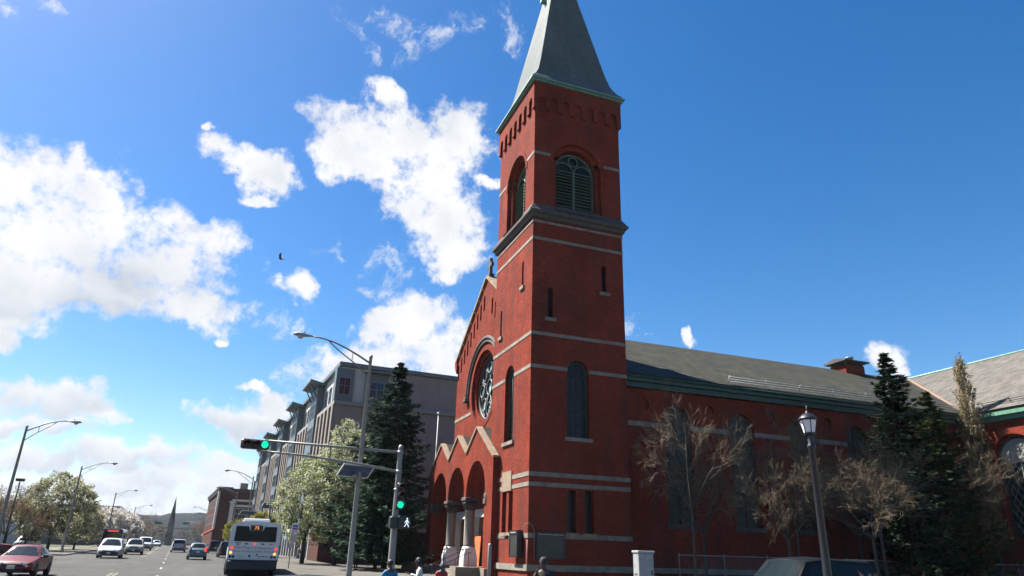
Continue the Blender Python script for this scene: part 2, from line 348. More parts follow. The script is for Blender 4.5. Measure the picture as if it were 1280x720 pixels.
def build_tower():
    base = MB().box(0, TW, 0, TD, -.5, 33.35)
    outer, inner = MB(), MB()
    wins = []   # face fn, centre, half width, bottom, spring, depth
    for fn, c in ((FF(), 3.35), (SF(), 3.25)):
        outer.prism(arch(c, 1.82, 23.75, 27.1, 18), fn, -.6, .28)
        inner.prism(arch(c, 1.5, 23.75, 27.1, 18), fn, -.6, .95)
    for fn, c, hw, z0, zs in ((FF(), 3.6, .80, 8.45, 12.6), (SF(), 3.17, .74, 8.45, 12.5), (FF(), 1.68, .15, 18.3, 19.95), (FF(), 5.65, .15, 15.9, 17.7),
                              (SF(), 5.15, .19, 18.1, 19.8), (SF(), 1.27, .19, 15.8, 17.65)):
        outer.prism(arch(c, hw, z0, zs, 10), fn, -.6, .5); wins.append((fn, c, hw, z0, zs))
    for fn, c, hw in ((FF(), 3.98, .36), (FF(), 2.85, .34), (SF(), 2.73, .25), (SF(), 3.85, .28)):
        outer.prism([(c-hw, 3.05), (c+hw, 3.05), (c+hw, 5.42), (c-hw, 5.42)], fn, -.6, .5); wins.append((fn, c, hw, 3.05, None))
    link('tower_wall', cut(base, [outer, inner], 'tower_wall', BRICK), church)
    # stone bands, each a course proud of the brickwork
    for z0, z1, pr, mt in ((2.72, 2.98, .03, STONE), (5.52, 5.76, .03, STONE), (6.08, 6.33, .03, STONE), (12.48, 12.70, .03, STONE), (14.59, 14.80, .03, STONE), (21.07, 21.27, .03, STONE), (22.30, 22.46, .04, STONE), (27.52, 27.74, .03, STONE)):
        islands(cut(MB().box(-pr, TW+pr, -pr, TD+pr, z0, z1), [outer, inner], 'stone_band', mt), 'stone_band', church)
    MB().box(-.10, TW+.1, -.10, TD+.1, 1.0, 1.33).build('plinth_course', STONE, church)
    # heavy weathered cornice under the belfry
    prof = [(0, 22.6), (.13, 22.63), (.18, 22.86), (.34, 22.95), (.36, 23.12), (.29, 23.2), (-.02, 23.74)]
    c = MB(); n = len(prof); vs = []
    for pr, z in prof: vs += [(-pr, -pr, z), (TW+pr, -pr, z), (TW+pr, TD+pr, z), (-pr, TD+pr, z)]
    fs = [(4*i+j, 4*i+(j+1) % 4, 4*i+4+(j+1) % 4, 4*i+4+j) for i in range(n-1) for j in range(4)] + [(3, 2, 1, 0), (4*n-4, 4*n-3, 4*n-2, 4*n-1)]
    c.add(vs, fs); link('belfry_cornice', cut(c, [MB().box(.3, TW-.3, .3, TD-.3, 20, 26)], 'belfry_cornice', DARKSTONE), church)
    for fn, cc in ((FF(), 3.35), (SF(), 3.25)):   # sloping brick sill under each belfry arch
        MB().prism([(-.30, 23.35), (.95, 23.35), (.95, 24.15), (.25, 23.95)], lambda p, q, d, fn=fn: fn(d, q, p), cc-1.81, cc+1.81).build('belfry_sill', DARKSTONE, church)
    # corbelled arcade under the eave
    b = MB().box(-.16, TW+.16, -.16, TD+.16, 31.15, 33.5); k = MB()
    for fn, ln in ((FF(), TD), (SF(), TW)):
        st = ln/7
        for i in range(7): k.prism(arch(st*(i+.5), st*.29, 30.9, 31.95, 8), fn, -.4, .02)
    link('corbel_arcade', cut(b, [k, MB().box(.3, TW-.3, .3, TD-.3, 30, 35)], 'corbel_arcade', BRICK), church)
    # spire with flared foot
    sp = [(-.38, 33.62), (-.30, 33.78), (.03, 34.25), (.36, 34.95), (.64, 36.1), (3.25, 49.9)]
    v = []; s_ = MB()
    for ins, z in sp: v += [(ins, ins, z), (TW-ins, ins, z), (TW-ins, TD-ins, z), (ins, TD-ins, z)]
    fs = [(4*i+j, 4*i+(j+1) % 4, 4*i+4+(j+1) % 4, 4*i+4+j) for i in range(len(sp)-1) for j in range(4)] + [(3, 2, 1, 0), (20, 21, 22, 23)]
    s_.add(v, fs); spire = s_.build('spire', SLATE_S, church)
    MB().box(-.42, TW+.42, -.42, TD+.42, 33.52, 33.63).box(-.3, TW+.3, -.3, TD+.3, 33.38, 33.48).build('copper_eave', COPPER, spire)
    # copper gablet on the street slope
    g = MB().prism([(-.18, 44.3), (.18, 44.3), (0, 44.8)], lambda p, q, d: (d, TD/2+p, q), 1.75, 2.6); g.build('copper_gablet', COPPER, spire)
    # belfry louvres, slats one by one
    for fn, cc in ((FF(), 3.35), (SF(), 3.25)):
        w = MB().prism(arch(cc, 1.49, 23.9, 27.0, 18), fn, .86, .93); wn = w.build('belfry_window', DARKGLASS, church)
        fr = MB()
        for x in (-1.45, 0, 1.45): fr.prism([(cc+x-.07, 23.9), (cc+x+.07, 23.9), (cc+x+.07, 27.05), (cc+x-.07, 27.05)], fn, .60, .84)
        for cx in (cc-.73, cc+.73):
            ring = [(cx+.70*math.cos(PI*i/10), 27.0+.70*math.sin(PI*i/10)) for i in range(11)]
            fr.tube([fn(p, q, .70) for p, q in ring], .06, 5)
        fr.tube([fn(cc+.36*math.cos(2*PI*i/16), 27.92+.36*math.sin(2*PI*i/16), .70) for i in range(17)], .05, 5)
        fr.tube([fn(cc+1.43*math.cos(PI*i/16), 27.0+1.43*math.sin(PI*i/16), .70) for i in range(17)], .08, 5)
        fr.build('window_frame', LOUVRE, wn)
        slat = None
        for sd in (-1, 1):
            for i in range(13):
                z = 24.05+i*.245
                if slat is None:
                    # made once at the origin of the first slat, then reused
                    slat = MB().prism([(-.14, -.10), (-.11, -.12), (.14, .10), (.11, .12)], lambda p, q, d, fn=fn: Vector(fn(d, q, p))-Vector(fn(0, 0, 0)), -.66, .66).mesh('louvre_slat', LOUVRE)
                o = link('louvre_slat', slat, wn); o.location = fn(cc+sd*.73, z, .64)
    # glazed windows and slits
    for fn, c, hw, z0, zs in wins:
        poly = arch(c, hw-.005, z0, zs, 10) if zs else [(c-hw, z0), (c+hw, z0), (c+hw, 5.41), (c-hw, 5.41)]
        top = zs+hw if zs else 5.42
        wn = MB().prism(poly, fn, .38, .42).build('slit_window' if hw < .5 else 'arched_window', DARKGLASS, church)
        fr = MB()
        if hw > .5:
            pts = [(c-hw+.06, z0)] + [(c-(hw-.06)*math.cos(PI*i/12), zs+(hw-.06)*math.sin(PI*i/12)) for i in range(13)] + [(c+hw-.06, z0)]
            fr.tube([fn(p, q, .34) for p, q in pts], .075, 4); fr.build('window_frame', GREEN_TRIM, wn)
            ld = MB()
            for i in range(1, 4): ld.tube([fn(c-hw+i*hw/2, z0, .37), fn(c-hw+i*hw/2, zs+hw*.8, .37)], .018, 4)
            for i in range(1, 11): ld.tube([fn(c-hw, z0+i*.42, .37), fn(c+hw, z0+i*.42, .37)], .018, 4)
            ld.build('lead_grid', LEAD, wn)
        MB().prism([(c-hw-.18, z0-.22), (c+hw+.18, z0-.22), (c+hw+.18, z0), (c-hw-.18, z0)], fn, -.11 if z0 > 4 else -.06, .37).build('window_sill', STONE if z0 > 4 else BROWNSTONE, wn)
    # inscribed stone tablet over the paired slits
    MB().prism([(2.7, 5.44), (4.3, 5.44), (4.3, 6.62), (2.7, 6.62)], FF(), -.07, .0).build('stone_tablet', BROWNSTONE, church)
    # brick voussoir rings round the belfry openings
    for fn, cc in ((FF(), 3.35), (SF(), 3.25)):
        n = 20; o_ = [(cc-2.12*math.cos(PI*i/n), 27.1+2.12*math.sin(PI*i/n)) for i in range(n+1)]; i_ = [(cc-1.84*math.cos(PI*i/n), 27.1+1.84*math.sin(PI*i/n)) for i in range(n+1)]
        MB().prism(o_ + i_[::-1], fn, -.04, .0).build('arch_ring', BRICK, church)
build_tower()

GC = 13.65     # centre of the gable front
def build_front():
    f = FF()
    poly = [(TD+.02, -.5), (21.2, -.5), (21.2, 18.2), (GC, 23.55), (TD+.02, 18.8)]
    base = MB().prism(poly, f, 1.5, 6.4); c1, c2 = MB(), MB()
    c1.prism(circ(GC, 14.2, 2.95, 48), f, 1, 1.75); c2.prism(circ(GC, 14.2, 2.62, 48), f, 1, 2.2)
    for sd in (-1, 1):
        for i in range(9):
            s = GC + sd*(.62+i*.84) if (sd > 0 or i) else None
            if s is None or s < TD+.4: continue
            zt = 22.15-i*.565 - (0 if sd > 0 else .3); hw = .20
            c1.prism(arch(s, hw, zt-1.4, zt-hw, 6), f, 1, 1.95)
    for c in (8.65, 13.3, 17.95): c1.prism([(c-1.35, .98), (c+1.35, .98), (c+1.35, 4.72), (c-1.35, 4.72)], f, 1, 2.1)
    link('gable_wall', cut(base, [c1, c2], 'gable_wall', BRICK), church)
    # raking copings and kneeler
    def rake(s0, z0, s1, z1, d0, d1, th, name, mt, par):
        n = max(1, int(math.hypot(s1-s0, z1-z0)/1.15)); L = Vector((s1-s0, z1-z0)); nrm = Vector((-L.y, L.x)).normalized()*th
        if nrm.y < 0: nrm = -nrm
        for i in range(n):
            a = Vector((s0, z0)) + L*(i/n+.004); b = Vector((s0, z0)) + L*((i+1)/n-.004)
            MB().prism([tuple(a), tuple(b), tuple(b+nrm), tuple(a+nrm)], f, d0, d1).build(name, mt, par)
    rake(21.75, 17.86, GC, 23.5, 1.32, 2.3, .22, 'coping_stone', BROWNSTONE, church); rake(GC, 23.5, TD+.05, 18.75, 1.32, 2.3, .22, 'coping_stone', BROWNSTONE, church)
    MB().prism([(21.2, 16.9), (21.45, 17.2), (21.85, 17.75), (21.2, 18.2)], f, 1.35, 2.3).build('kneeler', BRICK, church)
    # stone cross on the apex
    cr = MB().box(1.5, 1.95, GC-.35, GC+.35, 23.55, 23.85); cr.box(1.6, 1.85, GC-.14, GC+.14, 23.85, 25.35); cr.box(1.61, 1.84, GC-.48, GC+.48, 24.55, 24.85)
    cr.lathe([(.34, -.1), (.34, .1)], 16, axis=lambda a, b, h: (1.725+h, GC+a, 24.7+b)); cr.build('stone_cross', DARKSTONE, church)
    # rose window: glass, stone tracery
    rose = MB().prism(circ(GC, 14.2, 2.60, 48), f, 2.12, 2.18).build('rose_window', stained(), church)
    tr = MB()
    def ring(r, cx=0, cz=0, rad=.07, n=32): tr.tube([f(GC+cx+r*math.cos(2*PI*i/n), 14.2+cz+r*math.sin(2*PI*i/n), 2.06) for i in range(n+1)], rad, 6, cap=False)
    ring(2.52, rad=.12, n=48); ring(.62, rad=.09)
    for i in range(8):
        a = 2*PI*i/8; ring(.52, 1.72*math.cos(a), 1.72*math.sin(a), .07, 20)
        a2 = a+PI/8; tr.tube([f(GC+.62*math.cos(a2), 14.2+.62*math.sin(a2), 2.06), f(GC+2.5*math.cos(a2), 14.2+2.5*math.sin(a2), 2.06)], .065, 6)
    tr.build('tracery', LEAD, rose)
    # hood mould above the rose
    h = MB(); pts = [f(GC+4.15*math.cos(PI*i/36), 14.0+4.15*math.sin(PI*i/36), 1.42) for i in range(37)]
    h.tube(pts, .15, 8, cap=True); pts = [f(GC+3.85*math.cos(PI*i/36), 14.0+3.85*math.sin(PI*i/36), 1.45) for i in range(37)]; h.tube(pts, .1, 8)
    for sd in (-1, 1): h.bbox(f(GC+sd*4.05, 13.85, 1.38), (.24, .34, .2), .06)
    h.build('hood_mould', DARKSTONE, church)
    n = 40; o_ = [(GC+3.3*math.cos(2*PI*i/n), 14.2+3.3*math.sin(2*PI*i/n)) for i in range(n)]
    rg = MB(); o2 = [(GC+2.96*math.cos(2*PI*i/n), 14.2+2.96*math.sin(2*PI*i/n)) for i in range(n)]
    vs = [f(*p, 1.46) for p in o_]+[f(*p, 1.46) for p in o2]+[f(*p, 1.6) for p in o_]+[f(*p, 1.6) for p in o2]
    rg.add(vs, [(i, (i+1) % n, n+(i+1) % n, n+i) for i in range(n)]+[(i, (i+1) % n, 2*n+(i+1) % n, 2*n+i) for i in range(n)]+[(n+i, n+(i+1) % n, 3*n+(i+1) % n, 3*n+i) for i in range(n)])
    rg.build('arch_ring', BRICK, church)
    # stone bands of the gable wall (run behind the porch)
    for z0, z1 in ((2.70, 3.0), (12.46, 12.7)): islands(cut(MB().prism([(TD+.03, z0), (21.23, z0), (21.23, z1), (TD+.03, z1)], f, 1.465, 1.6), [c1, c2], 'stone_band', STONE), 'stone_band', church)
    # front cut roof behind the gable
    # ---- porch
    pz = .98
    pw = MB().prism([(5.1, -.4), (21.4, -.4), (21.4, 7.85), (17.95, 10.05), (15.62, 8.5), (13.3, 10.05), (10.98, 8.5), (8.65, 10.05), (5.1, 7.75)], f, -.42, .5)
    k1, k2 = MB(), MB()
    for c in (8.65, 13.3, 17.95): k1.prism(arch(c, 2.06, 5.3, 5.72, 20), f, -1, .0); k2.prism(arch(c, 1.78, 5.3, 5.72, 20), f, -1, 1)
    k3 = MB().prism([(6.6, pz), (20.0, pz), (20.0, 5.5), (6.6, 5.5)], f, -1, 1)
    link('porch_wall', cut(pw, [k1, k2, k3], 'porch_wall', BRICK), church)
    zz = [(21.55, 7.72), (17.95, 10.03), (15.62, 8.48), (13.3, 10.03), (10.98, 8.48), (8.65, 10.03), (4.95, 7.62)]
    for a, b in zip(zz, zz[1:]): rake(a[0], a[1], b[0], b[1], -.52, -.12, .16, 'coping_stone', BROWNSTONE, church)
    # little gabled roofs running back to the front wall, side wall
    rf = MB()
    for a, b in zip(zz, zz[1:]): rf.prism([(a[0], a[1]+.10), (b[0], b[1]+.10), (b[0], b[1]+.02), (a[0], a[1]+.02)], f, -.115, 1.5)
    rf.build('porch_roof', SLATE, church)
    MB().prism([(20.5, -.4), (21.39, -.4), (21.39, 7.8), (20.5, 8.2)], f, .5, 1.5).build('porch_side_wall', BRICK, church)
    # columns
    for c in (10.98, 15.62):
        cl = MB().lathe([(.36, 2.22), (.40, 2.3), (.345, 2.42), (.33, 4.55), (.37, 4.6), (.33, 4.68)], 20, (.04, c, 0)).build('column', GRANITE, church)
        b = MB(); e = .50
        b.lathe([(e*1.38, pz-.05), (e*1.38, 1.55), (.58, 1.98), (.52, 2.03), (.52, 2.1), (.47, 2.12), (.44, 2.24)], 4, (.04, c, 0), ph=PI/4, smooth=False)
        b.lathe([(.46, 2.0), (.49, 2.12), (.44, 2.2), (.40, 2.26)], 16, (.04, c, 0)); b.build('column_base', WHITE, cl)
        cp = MB().lathe([(.34, 4.62), (.36, 4.75), (.43, 5.0), (.50, 5.25)], 16, (.04, c, 0)); cp.bbox((.04, c, 5.38), (.55, .52, .12), .04)
        for i in range(12):
            a = 2*PI*i/12; x, y = math.cos(a), math.sin(a)
            cp.tube([(.04+.34*x, c+.34*y, 4.7), (.04+.43*x, c+.43*y, 4.95), (.04+.57*x, c+.57*y, 5.14), (.04+.56*x, c+.56*y, 5.02)], [.07, .08, .06, .03], 5)
        cp.build('capital', DARKSTONE, cl)
    for c, sd in ((6.45, 1), (20.15, -1)):
        b = MB().bbox((.04, c-.02*sd, 5.36), (.50, .30, .14), .04); b.lathe([(.12, 4.45), (.2, 4.7), (.34, 5.18)], 10, (.04, c, 0))
        for i in range(6):
            a = PI*i/5 + (0 if sd > 0 else PI) ; x, y = -math.sin(a)*.4, math.cos(a)*.3
            b.tube([(.04+x*.5, c+y*.5, 4.55), (.04+x, c+y, 5.0), (.04+x*1.25, c+y*1.2, 5.12)], [.07, .09, .03], 5)
        b.bbox((-.3, c, 5.0), (.2, .26, .2), .05); b.build('corbel', DARKSTONE, church)
    # doors
    for c in (8.65, 13.3, 17.95):
        d = MB().prism([(c-1.34, .98), (c+1.34, .98), (c+1.34, 4.30), (c-1.34, 4.30)], f, 1.95, 2.02).build('door', WOOD, church)
        for sd in (-1, 1):
            for z0, z1 in ((1.2, 2.15), (2.3, 4.0)):
                for k in (0, 1):
                    x0 = c+sd*(.12+k*.6)
                    MB().prism([(min(x0, x0+sd*.5), z0), (max(x0, x0+sd*.5), z0), (max(x0, x0+sd*.5), z1), (min(x0, x0+sd*.5), z1)], f, 1.90, 1.96).build('door_panel', WOOD, d)
        lt = MB().prism([(c-1.42, 4.32), (c+1.42, 4.32), (c+1.42, 4.75), (c-1.42, 4.75)], f, 1.38, 2.0)
        lt.prism([(c-1.55, 4.70), (c+1.55, 4.70), (c+1.55, 4.86), (c-1.55, 4.86)], f, 1.30, 1.6)
        for sd in (-1, 1): lt.prism([(c+sd*1.38-.08, .98), (c+sd*1.38+.08, .98), (c+sd*1.38+.08, 4.31), (c+sd*1.38-.08, 4.31)], f, 1.40, 2.0)
        lt.build('door_surround', OLDWHITE, d)
    # porch floor and steps down to the pavement
    MB().box(-.75, 1.6, 5.2, 21.3, -.4, .97).build('porch_floor', STEPSTONE, church)
    for i in range(4):
        z = .80-i*.165; MB().box(-.75-.33*(i+1), -.75-.33*i, 6.9, 20.6, -.4, z).build('stair_step', STEPSTONE, church)
    MB().box(-2.3, -.76, 6.05, 6.85, -.4, 1.02).build('stair_cheek', STEPSTONE, church); MB().box(-2.3, -.76, 20.65, 21.3, -.4, 1.02).build('stair_cheek', STEPSTONE, church)
    for s in (9.2, 11.6, 15.4, 18.6):
        h = MB().tube([(-.5, s, .95), (-.5, s, 1.85)], .022, 6).tube([(-2.3, s, .1), (-2.3, s, 1.05)], .022, 6).tube([(-.3, s, 1.85), (-.5, s, 1.86), (-2.3, s, 1.05), (-2.5, s, 1.0)], .024, 6).tube([(-1.4, s, .5), (-1.4, s, 1.45)], .018, 6)
        h.build('handrail', BLACKM, church)
def stained():
    m, nt, N, L, b = nodes_of('stained glass'); tc = N.new('ShaderNodeTexCoord')
    vo = N.new('ShaderNodeTexVoronoi'); vo.inputs['Scale'].default_value = 2.6; L.new(tc.outputs['Object'], vo.inputs['Vector'])
    rp = N.new('ShaderNodeValToRGB'); L.new(vo.outputs['Color'], rp.inputs[0]); e = rp.color_ramp; e.interpolation = 'CONSTANT'
    for p, c in ((0, (.05, .07, .08)), (.3, (.10, .16, .18)), (.5, (.30, .36, .36)), (.62, (.06, .10, .07)), (.75, (.13, .10, .05)), (.85, (.42, .46, .44))):
        x = e.elements.new(p); x.color = (*c, 1)
    L.new(rp.outputs[0], b.inputs['Base Color']); b.inputs['Roughness'].default_value = .25; return m
build_front()

XT = 37.86   # the transept's west wall
def build_nave():
    f = SF()
    prof = [(1.0, -.5), (26.3, -.5), (26.3, 13.0), (GC, 19.6), (1.0, 13.0)]
    base = MB().prism(prof, lambda p, q, d: (d, p, q), 6.45, XT+12); c1 = MB()
    cs = [10.9, 16.0, 21.1, 26.2, 31.3]
    for c in cs: c1.prism(arch(c, 1.02, 3.85, 10.25, 12), f, .4, 1.5)
    for c in (8.4, 13.45, 18.55, 23.65, 28.75): c1.prism(circ(c, 11.2, .42, 16), f, .4, 1.25)
    link('nave_wall', cut(base, [c1], 'nave_wall', BRICK), church)
    islands(cut(MB().box(6.62, XT, .96, 1.4, 9.75, 10.05), [c1], 'stone_band', STONE), 'stone_band', church)
    link('plinth_course', MB().box(6.72, XT, .92, 1.4, 1.0, 1.3).mesh('plinth_course', STONE), church)
    for c in cs:
        wn = MB().prism(arch(c, 1.01, 3.85, 10.25, 12), f, 1.34, 1.38).build('nave_window', PALEGLAZE, church); fr = MB()
        fr.tube([f(c, 3.85, 1.31), f(c, 11.2, 1.31)], .06, 4)
        for z in (5.6, 7.3, 9.0, 10.25): fr.tube([f(c-1, z, 1.32), f(c+1, z, 1.32)], .04, 4)
        fr.tube([f(c-.97, 3.85, 1.31)]+[f(c-.97*math.cos(PI*i/12), 10.25+.97*math.sin(PI*i/12), 1.31) for i in range(13)]+[f(c+.97, 3.85, 1.31)], .07, 4)
        fr.build('window_frame', LEAD, wn)
        MB().box(c-1.25, c+1.25, .84, 1.33, 3.55, 3.84).build('window_sill', DARKSTONE, wn)
    # roof slabs
    def slab(name, p0, p1, th, d0, d1, mt, fn):
        a, b = Vector(p0), Vector(p1); n = Vector((-(b-a).y, (b-a).x)).normalized()*th
        if n.y < 0: n = -n
        return MB().prism([tuple(a), tuple(b), tuple(b+n), tuple(a+n)], fn, d0, d1).build(name, mt, church)
    along = lambda p, q, d: (d, p, q)
    slab('nave_roof', (.40, 12.90), (GC, 19.66), .14, 6.42, XT+14, SLATE, along); slab('nave_roof', (GC+.005, 19.66), (26.9, 12.9), .14, 6.42, XT+14, SLATE, along)
    MB().box(6.62, XT-.56, .42, .96, 12.55, 12.9).box(6.62, XT-.5, .62, .96, 12.2, 12.54).build('eave_cornice', GREEN_TRIM, church)
    MB().tube([(6.62, .36, 12.86), (XT-.6, .36, 12.86)], .09, 6).build('gutter', GREEN_TRIM, church)
    # snow guard: three rails on brackets
    sl_ = (19.66-12.9)/(GC-.4); n = Vector((0, -sl_, 1)).normalized(); sg = MB(); e0 = Vector((0, .75, 12.9+.35*sl_+.14))
    for i in range(3): sg.tube([e0+n*(.16+.16*i)+Vector((15.0, 0, 0)), e0+n*(.16+.16*i)+Vector((XT-1.5, 0, 0))], .034, 5)
    for i in range(8): x = 15.0+i*(XT-16.5)/7; sg.tube([e0+Vector((x, 0, 0))-n*.1, e0+n*.58+Vector((x, 0, 0))], .03, 5)
    sg.build('snow_guard', GALV, church)
    # transept
    across = lambda p, q, d: (XT+p, d, q)
    tb = MB().prism([(0, -.5), (20, -.5), (20, 13.0), (10, 19.6), (0, 13.0)], across, -9.5, 36); k = MB(); k2 = MB()
    tf = lambda p, q, d: (XT+d, p, q)
    k.prism(arch(-2.35, 1.72, 3.9, 9.5, 18), tf, -.6, .28); k2.prism(arch(-2.35, 1.5, 3.9, 9.5, 18), tf, -.6, .6)
    k.prism(arch(-7.2, 1.0, 3.9, 9.9, 12), tf, -.6, .28)
    link('transept_wall', cut(tb, [k, k2], 'transept_wall', BRICK), church)
    wn = MB().prism(arch(-2.35, 1.49, 3.9, 9.5, 18), tf, .46, .5).build('transept_window', PALEGLAZE, church); fr = MB()
    MB().prism([(-3.83, 9.2), (-.87, 9.2)]+[(-2.35+1.46*math.cos(PI*i/16), 9.5+1.46*math.sin(PI*i/16)) for i in range(17)], tf, .40, .45).build('tympanum_board', mat('grey board', (.33, .31, .27), .8, noise=.15), wn)
    for i in range(-8, 9):
        for sg_ in (-1, 1):
            a = Vector((-2.35+i*.5-1.6*sg_, 4.2)); b = Vector((-2.35+i*.5+1.6*sg_, 9.2))
            pts = [(a+(b-a)*t/12) for t in range(13)]; pts = [p for p in pts if abs(p.x+2.35) < 1.47]
            if len(pts) > 1: fr.tube([tf(p.x, p.y, .43) for p in (pts[0], pts[-1])], .03, 4)
    fr.build('window_grille', ALU, wn)
    g2 = MB(); g2.tube([tf(-2.35, 3.9, .38), tf(-2.35, 9.2, .38)], .05, 4); g2.tube([tf(-3.81, 3.9, .38)]+[tf(-2.35-1.46*math.cos(PI*i/16), 9.5+1.46*math.sin(PI*i/16), .38) for i in range(17)]+[tf(-.89, 3.9, .38)], .06, 4); g2.build('window_frame', GREEN_TRIM, wn)
    MB().prism(arch(-7.2, .99, 3.9, 9.9, 12), tf, .2, .25).build('transept_window', PALEGLAZE, church)
    slab('transept_roof', (-.55, 12.95), (10, 19.72), .15, -10, 36, SLATE_T, across); slab('transept_roof', (10.005, 19.72), (20.55, 12.95), .15, -10, 36, SLATE_T, across)
    MB().tube([(XT+10, -10.1, 19.9), (XT+10, 36, 19.9)], .14, 6).build('copper_ridge', COPPER, church)
    MB().box(XT-.52, XT-.01, -9.95, .90, 12.6, 12.95).box(XT-.3, XT-.01, -9.9, .93, 12.25, 12.59).build('eave_cornice', COPPER2, church)
    e0 = Vector((XT-.3, 0, 13.35)); sg = MB()
    for i in range(2): sg.tube([e0+Vector((-.1*i+.3, -9.8, .28+.14*i)), e0+Vector((-.1*i+.3, -.6, .28+.14*i))], .022, 5)
    for i in range(5): sg.tube([e0+Vector((.35, -9.5+i*2.2, .0)), e0+Vector((.1, -9.5+i*2.2, .5))], .03, 5)
    sg.build('snow_guard', BLACKM, church)
    # copper valley where the two roofs meet
    MB().tube([(XT-.4, .5, 13.16), (XT+10, GC, 19.95)], .10, 5).build('valley_flashing', mat('rusty valley metal', (.24, .13, .09), .7, noise=.2), church)
    MB().tube([(XT-.22, .72, .2), (XT-.22, .72, 12.2)], .075, 8).build('downpipe', BLACKM, church)
    # brick chimney with a slab cap raised on legs
    ch = MB().box(38.6, 41.0, GC-1.0, GC+1.0, 19.0, 20.2).build('chimney', BRICK, church)
    cp = MB().box(38.2, 41.4, GC-1.4, GC+1.4, 20.5, 20.62)
    cp.prism([(-1.4, 20.62), (1.4, 20.62), (0, 20.9)], lambda p, q, d: (d, GC+p, q), 38.2, 41.4)
    for x in (38.75, 40.85):
        for y in (-.85, .85): cp.box(x-.1, x+.1, GC+y-.1, GC+y+.1, 20.2, 20.5)
    cp.build('chimney_cap', DARKSTONE, ch)
    MB().lathe([(.33, 20.6), (.33, 21.2), (.42, 21.22), (.42, 21.3)], 14, (40.3, GC, 0)).build('flue', GALV, ch)
COPPER2 = mat('green copper gutter', (.09, .24, .15), .6, noise=.25, nscale=3)
build_nave()
# ---------------------------------------------------------------- ground, roads, pavements
ASPH = mat('asphalt', (.064, .062, .058), .9, noise=.16, nscale=.5, bump=.15, bscale=60, spec=.25)
def road_mat():
    m, nt, N, L, b = nodes_of('worn asphalt'); tc = N.new('ShaderNodeTexCoord')
    def no(sc, det, vec=None):
        n = N.new('ShaderNodeTexNoise'); n.inputs['Scale'].default_value = sc; n.inputs['Detail'].default_value = det; n.inputs['Roughness'].default_value = .7; L.new(vec or tc.outputs['Object'], n.inputs['Vector']); return n.outputs['Fac']
    def rng(x, a, c, lo, hi):
        r = N.new('ShaderNodeMapRange'); L.new(x, r.inputs['Value'])
        for k, q in (('From Min', a), ('From Max', c), ('To Min', lo), ('To Max', hi)): r.inputs[k].default_value = q
        return r.outputs[0]
    def mul(a, c):
        n = N.new('ShaderNodeMath'); n.operation = 'MULTIPLY'; L.new(a, n.inputs[0]); L.new(c, n.inputs[1]); return n.outputs[0]
    mp = N.new('ShaderNodeMapping'); mp.inputs['Rotation'].default_value = (0, 0, -STREET); mp.inputs['Scale'].default_value = (1.1, .03, 1); L.new(tc.outputs['Object'], mp.inputs['Vector'])
    vo = N.new('ShaderNodeTexVoronoi'); vo.feature = 'DISTANCE_TO_EDGE'; vo.inputs['Scale'].default_value = .22; L.new(tc.outputs['Object'], vo.inputs['Vector'])
    vp = N.new('ShaderNodeTexVoronoi'); vp.inputs['Scale'].default_value = .09; L.new(tc.outputs['Object'], vp.inputs['Vector'])
    f = mul(mul(rng(no(.25, 6), .3, .7, .78, 1.2), rng(no(1, 4, mp.outputs[0]), .3, .7, .80, 1.16)), mul(rng(vo.outputs['Distance'], .004, .02, .55, 1.0), mul(rng(vp.outputs['Color'], .1, .9, .86, 1.10), rng(no(9, 4), .3, .7, .88, 1.12))))
    cb = N.new('ShaderNodeVectorMath'); cb.operation = 'SCALE'; cb.inputs[0].default_value = (.046, .0445, .0415); L.new(f, cb.inputs['Scale']); L.new(cb.outputs[0], b.inputs['Base Color'])
    b.inputs['Roughness'].default_value = .9; b.inputs['Specular IOR Level'].default_value = .2; return m
ASPH = road_mat()
LOT = mat('old asphalt', (.085, .083, .08), .9, noise=.2, nscale=.4)
PAVE = masonry('pavement slabs', (.130, .122, .110), (.112, .105, .095), (.065, .06, .055), 1.5, 1.5, .02, .14, .3, .9, (.15, .14, .12), .3, 0.0)
KERB = mat('granite kerb', (.22, .21, .20), .85, noise=.2, nscale=2)
GRASS = mat('rough grass', (.075, .11, .030), .95, noise=.4, nscale=.7, c2=(.13, .13, .05), bump=.4, bscale=12)
EARTH = mat('town ground', (.085, .085, .065), .95, noise=.35, nscale=.05, spec=.05)
PAINTW = mat('worn white road paint', (.25, .25, .245), .8, noise=.35, nscale=3)
PAINTY = mat('worn yellow road paint', (.15, .125, .07), .8, noise=.4, nscale=3)
def vcuts(v0, v1): return [v0] + [x for x in (15, 165) if v0 < x < v1] + [v1]
def strip(mb, u0, u1, v0, v1, dz, m=0):
    vs = vcuts(v0, v1)
    for a, b in zip(vs, vs[1:]): mb.quad(W(u0, a, G(a)+dz), W(u1, a, G(a)+dz), W(u1, b, G(b)+dz), W(u0, b, G(b)+dz), m)
    return mb
def slab_(mb, u0, u1, v0, v1, h, m=0):
    vs = vcuts(v0, v1)
    for a, b in zip(vs, vs[1:]):
        p = [W(u0, a, G(a)-.2), W(u1, a, G(a)-.2), W(u1, b, G(b)-.2), W(u0, b, G(b)-.2), W(u0, a, G(a)+h), W(u1, a, G(a)+h), W(u1, b, G(b)+h), W(u0, b, G(b)+h)]
        mb.add(p, [(4, 5, 6, 7), (0, 1, 5, 4), (1, 2, 6, 5), (2, 3, 7, 6), (3, 0, 4, 7)], m)
    return mb
strip(MB(), -2400, 2400, -500, 2500, -.03).build('ground', EARTH, kind='structure')
strip(MB(), -9.6, 6.7, -60, 900, .0).build('road', ASPH, kind='structure')
strip(MB(), 6.7, 260, 14.5, 26.5, -.004).build('cross_street', ASPH, kind='structure')
strip(MB(), -120, -9.6, 50, 84, -.004).build('cross_street', ASPH, kind='structure')
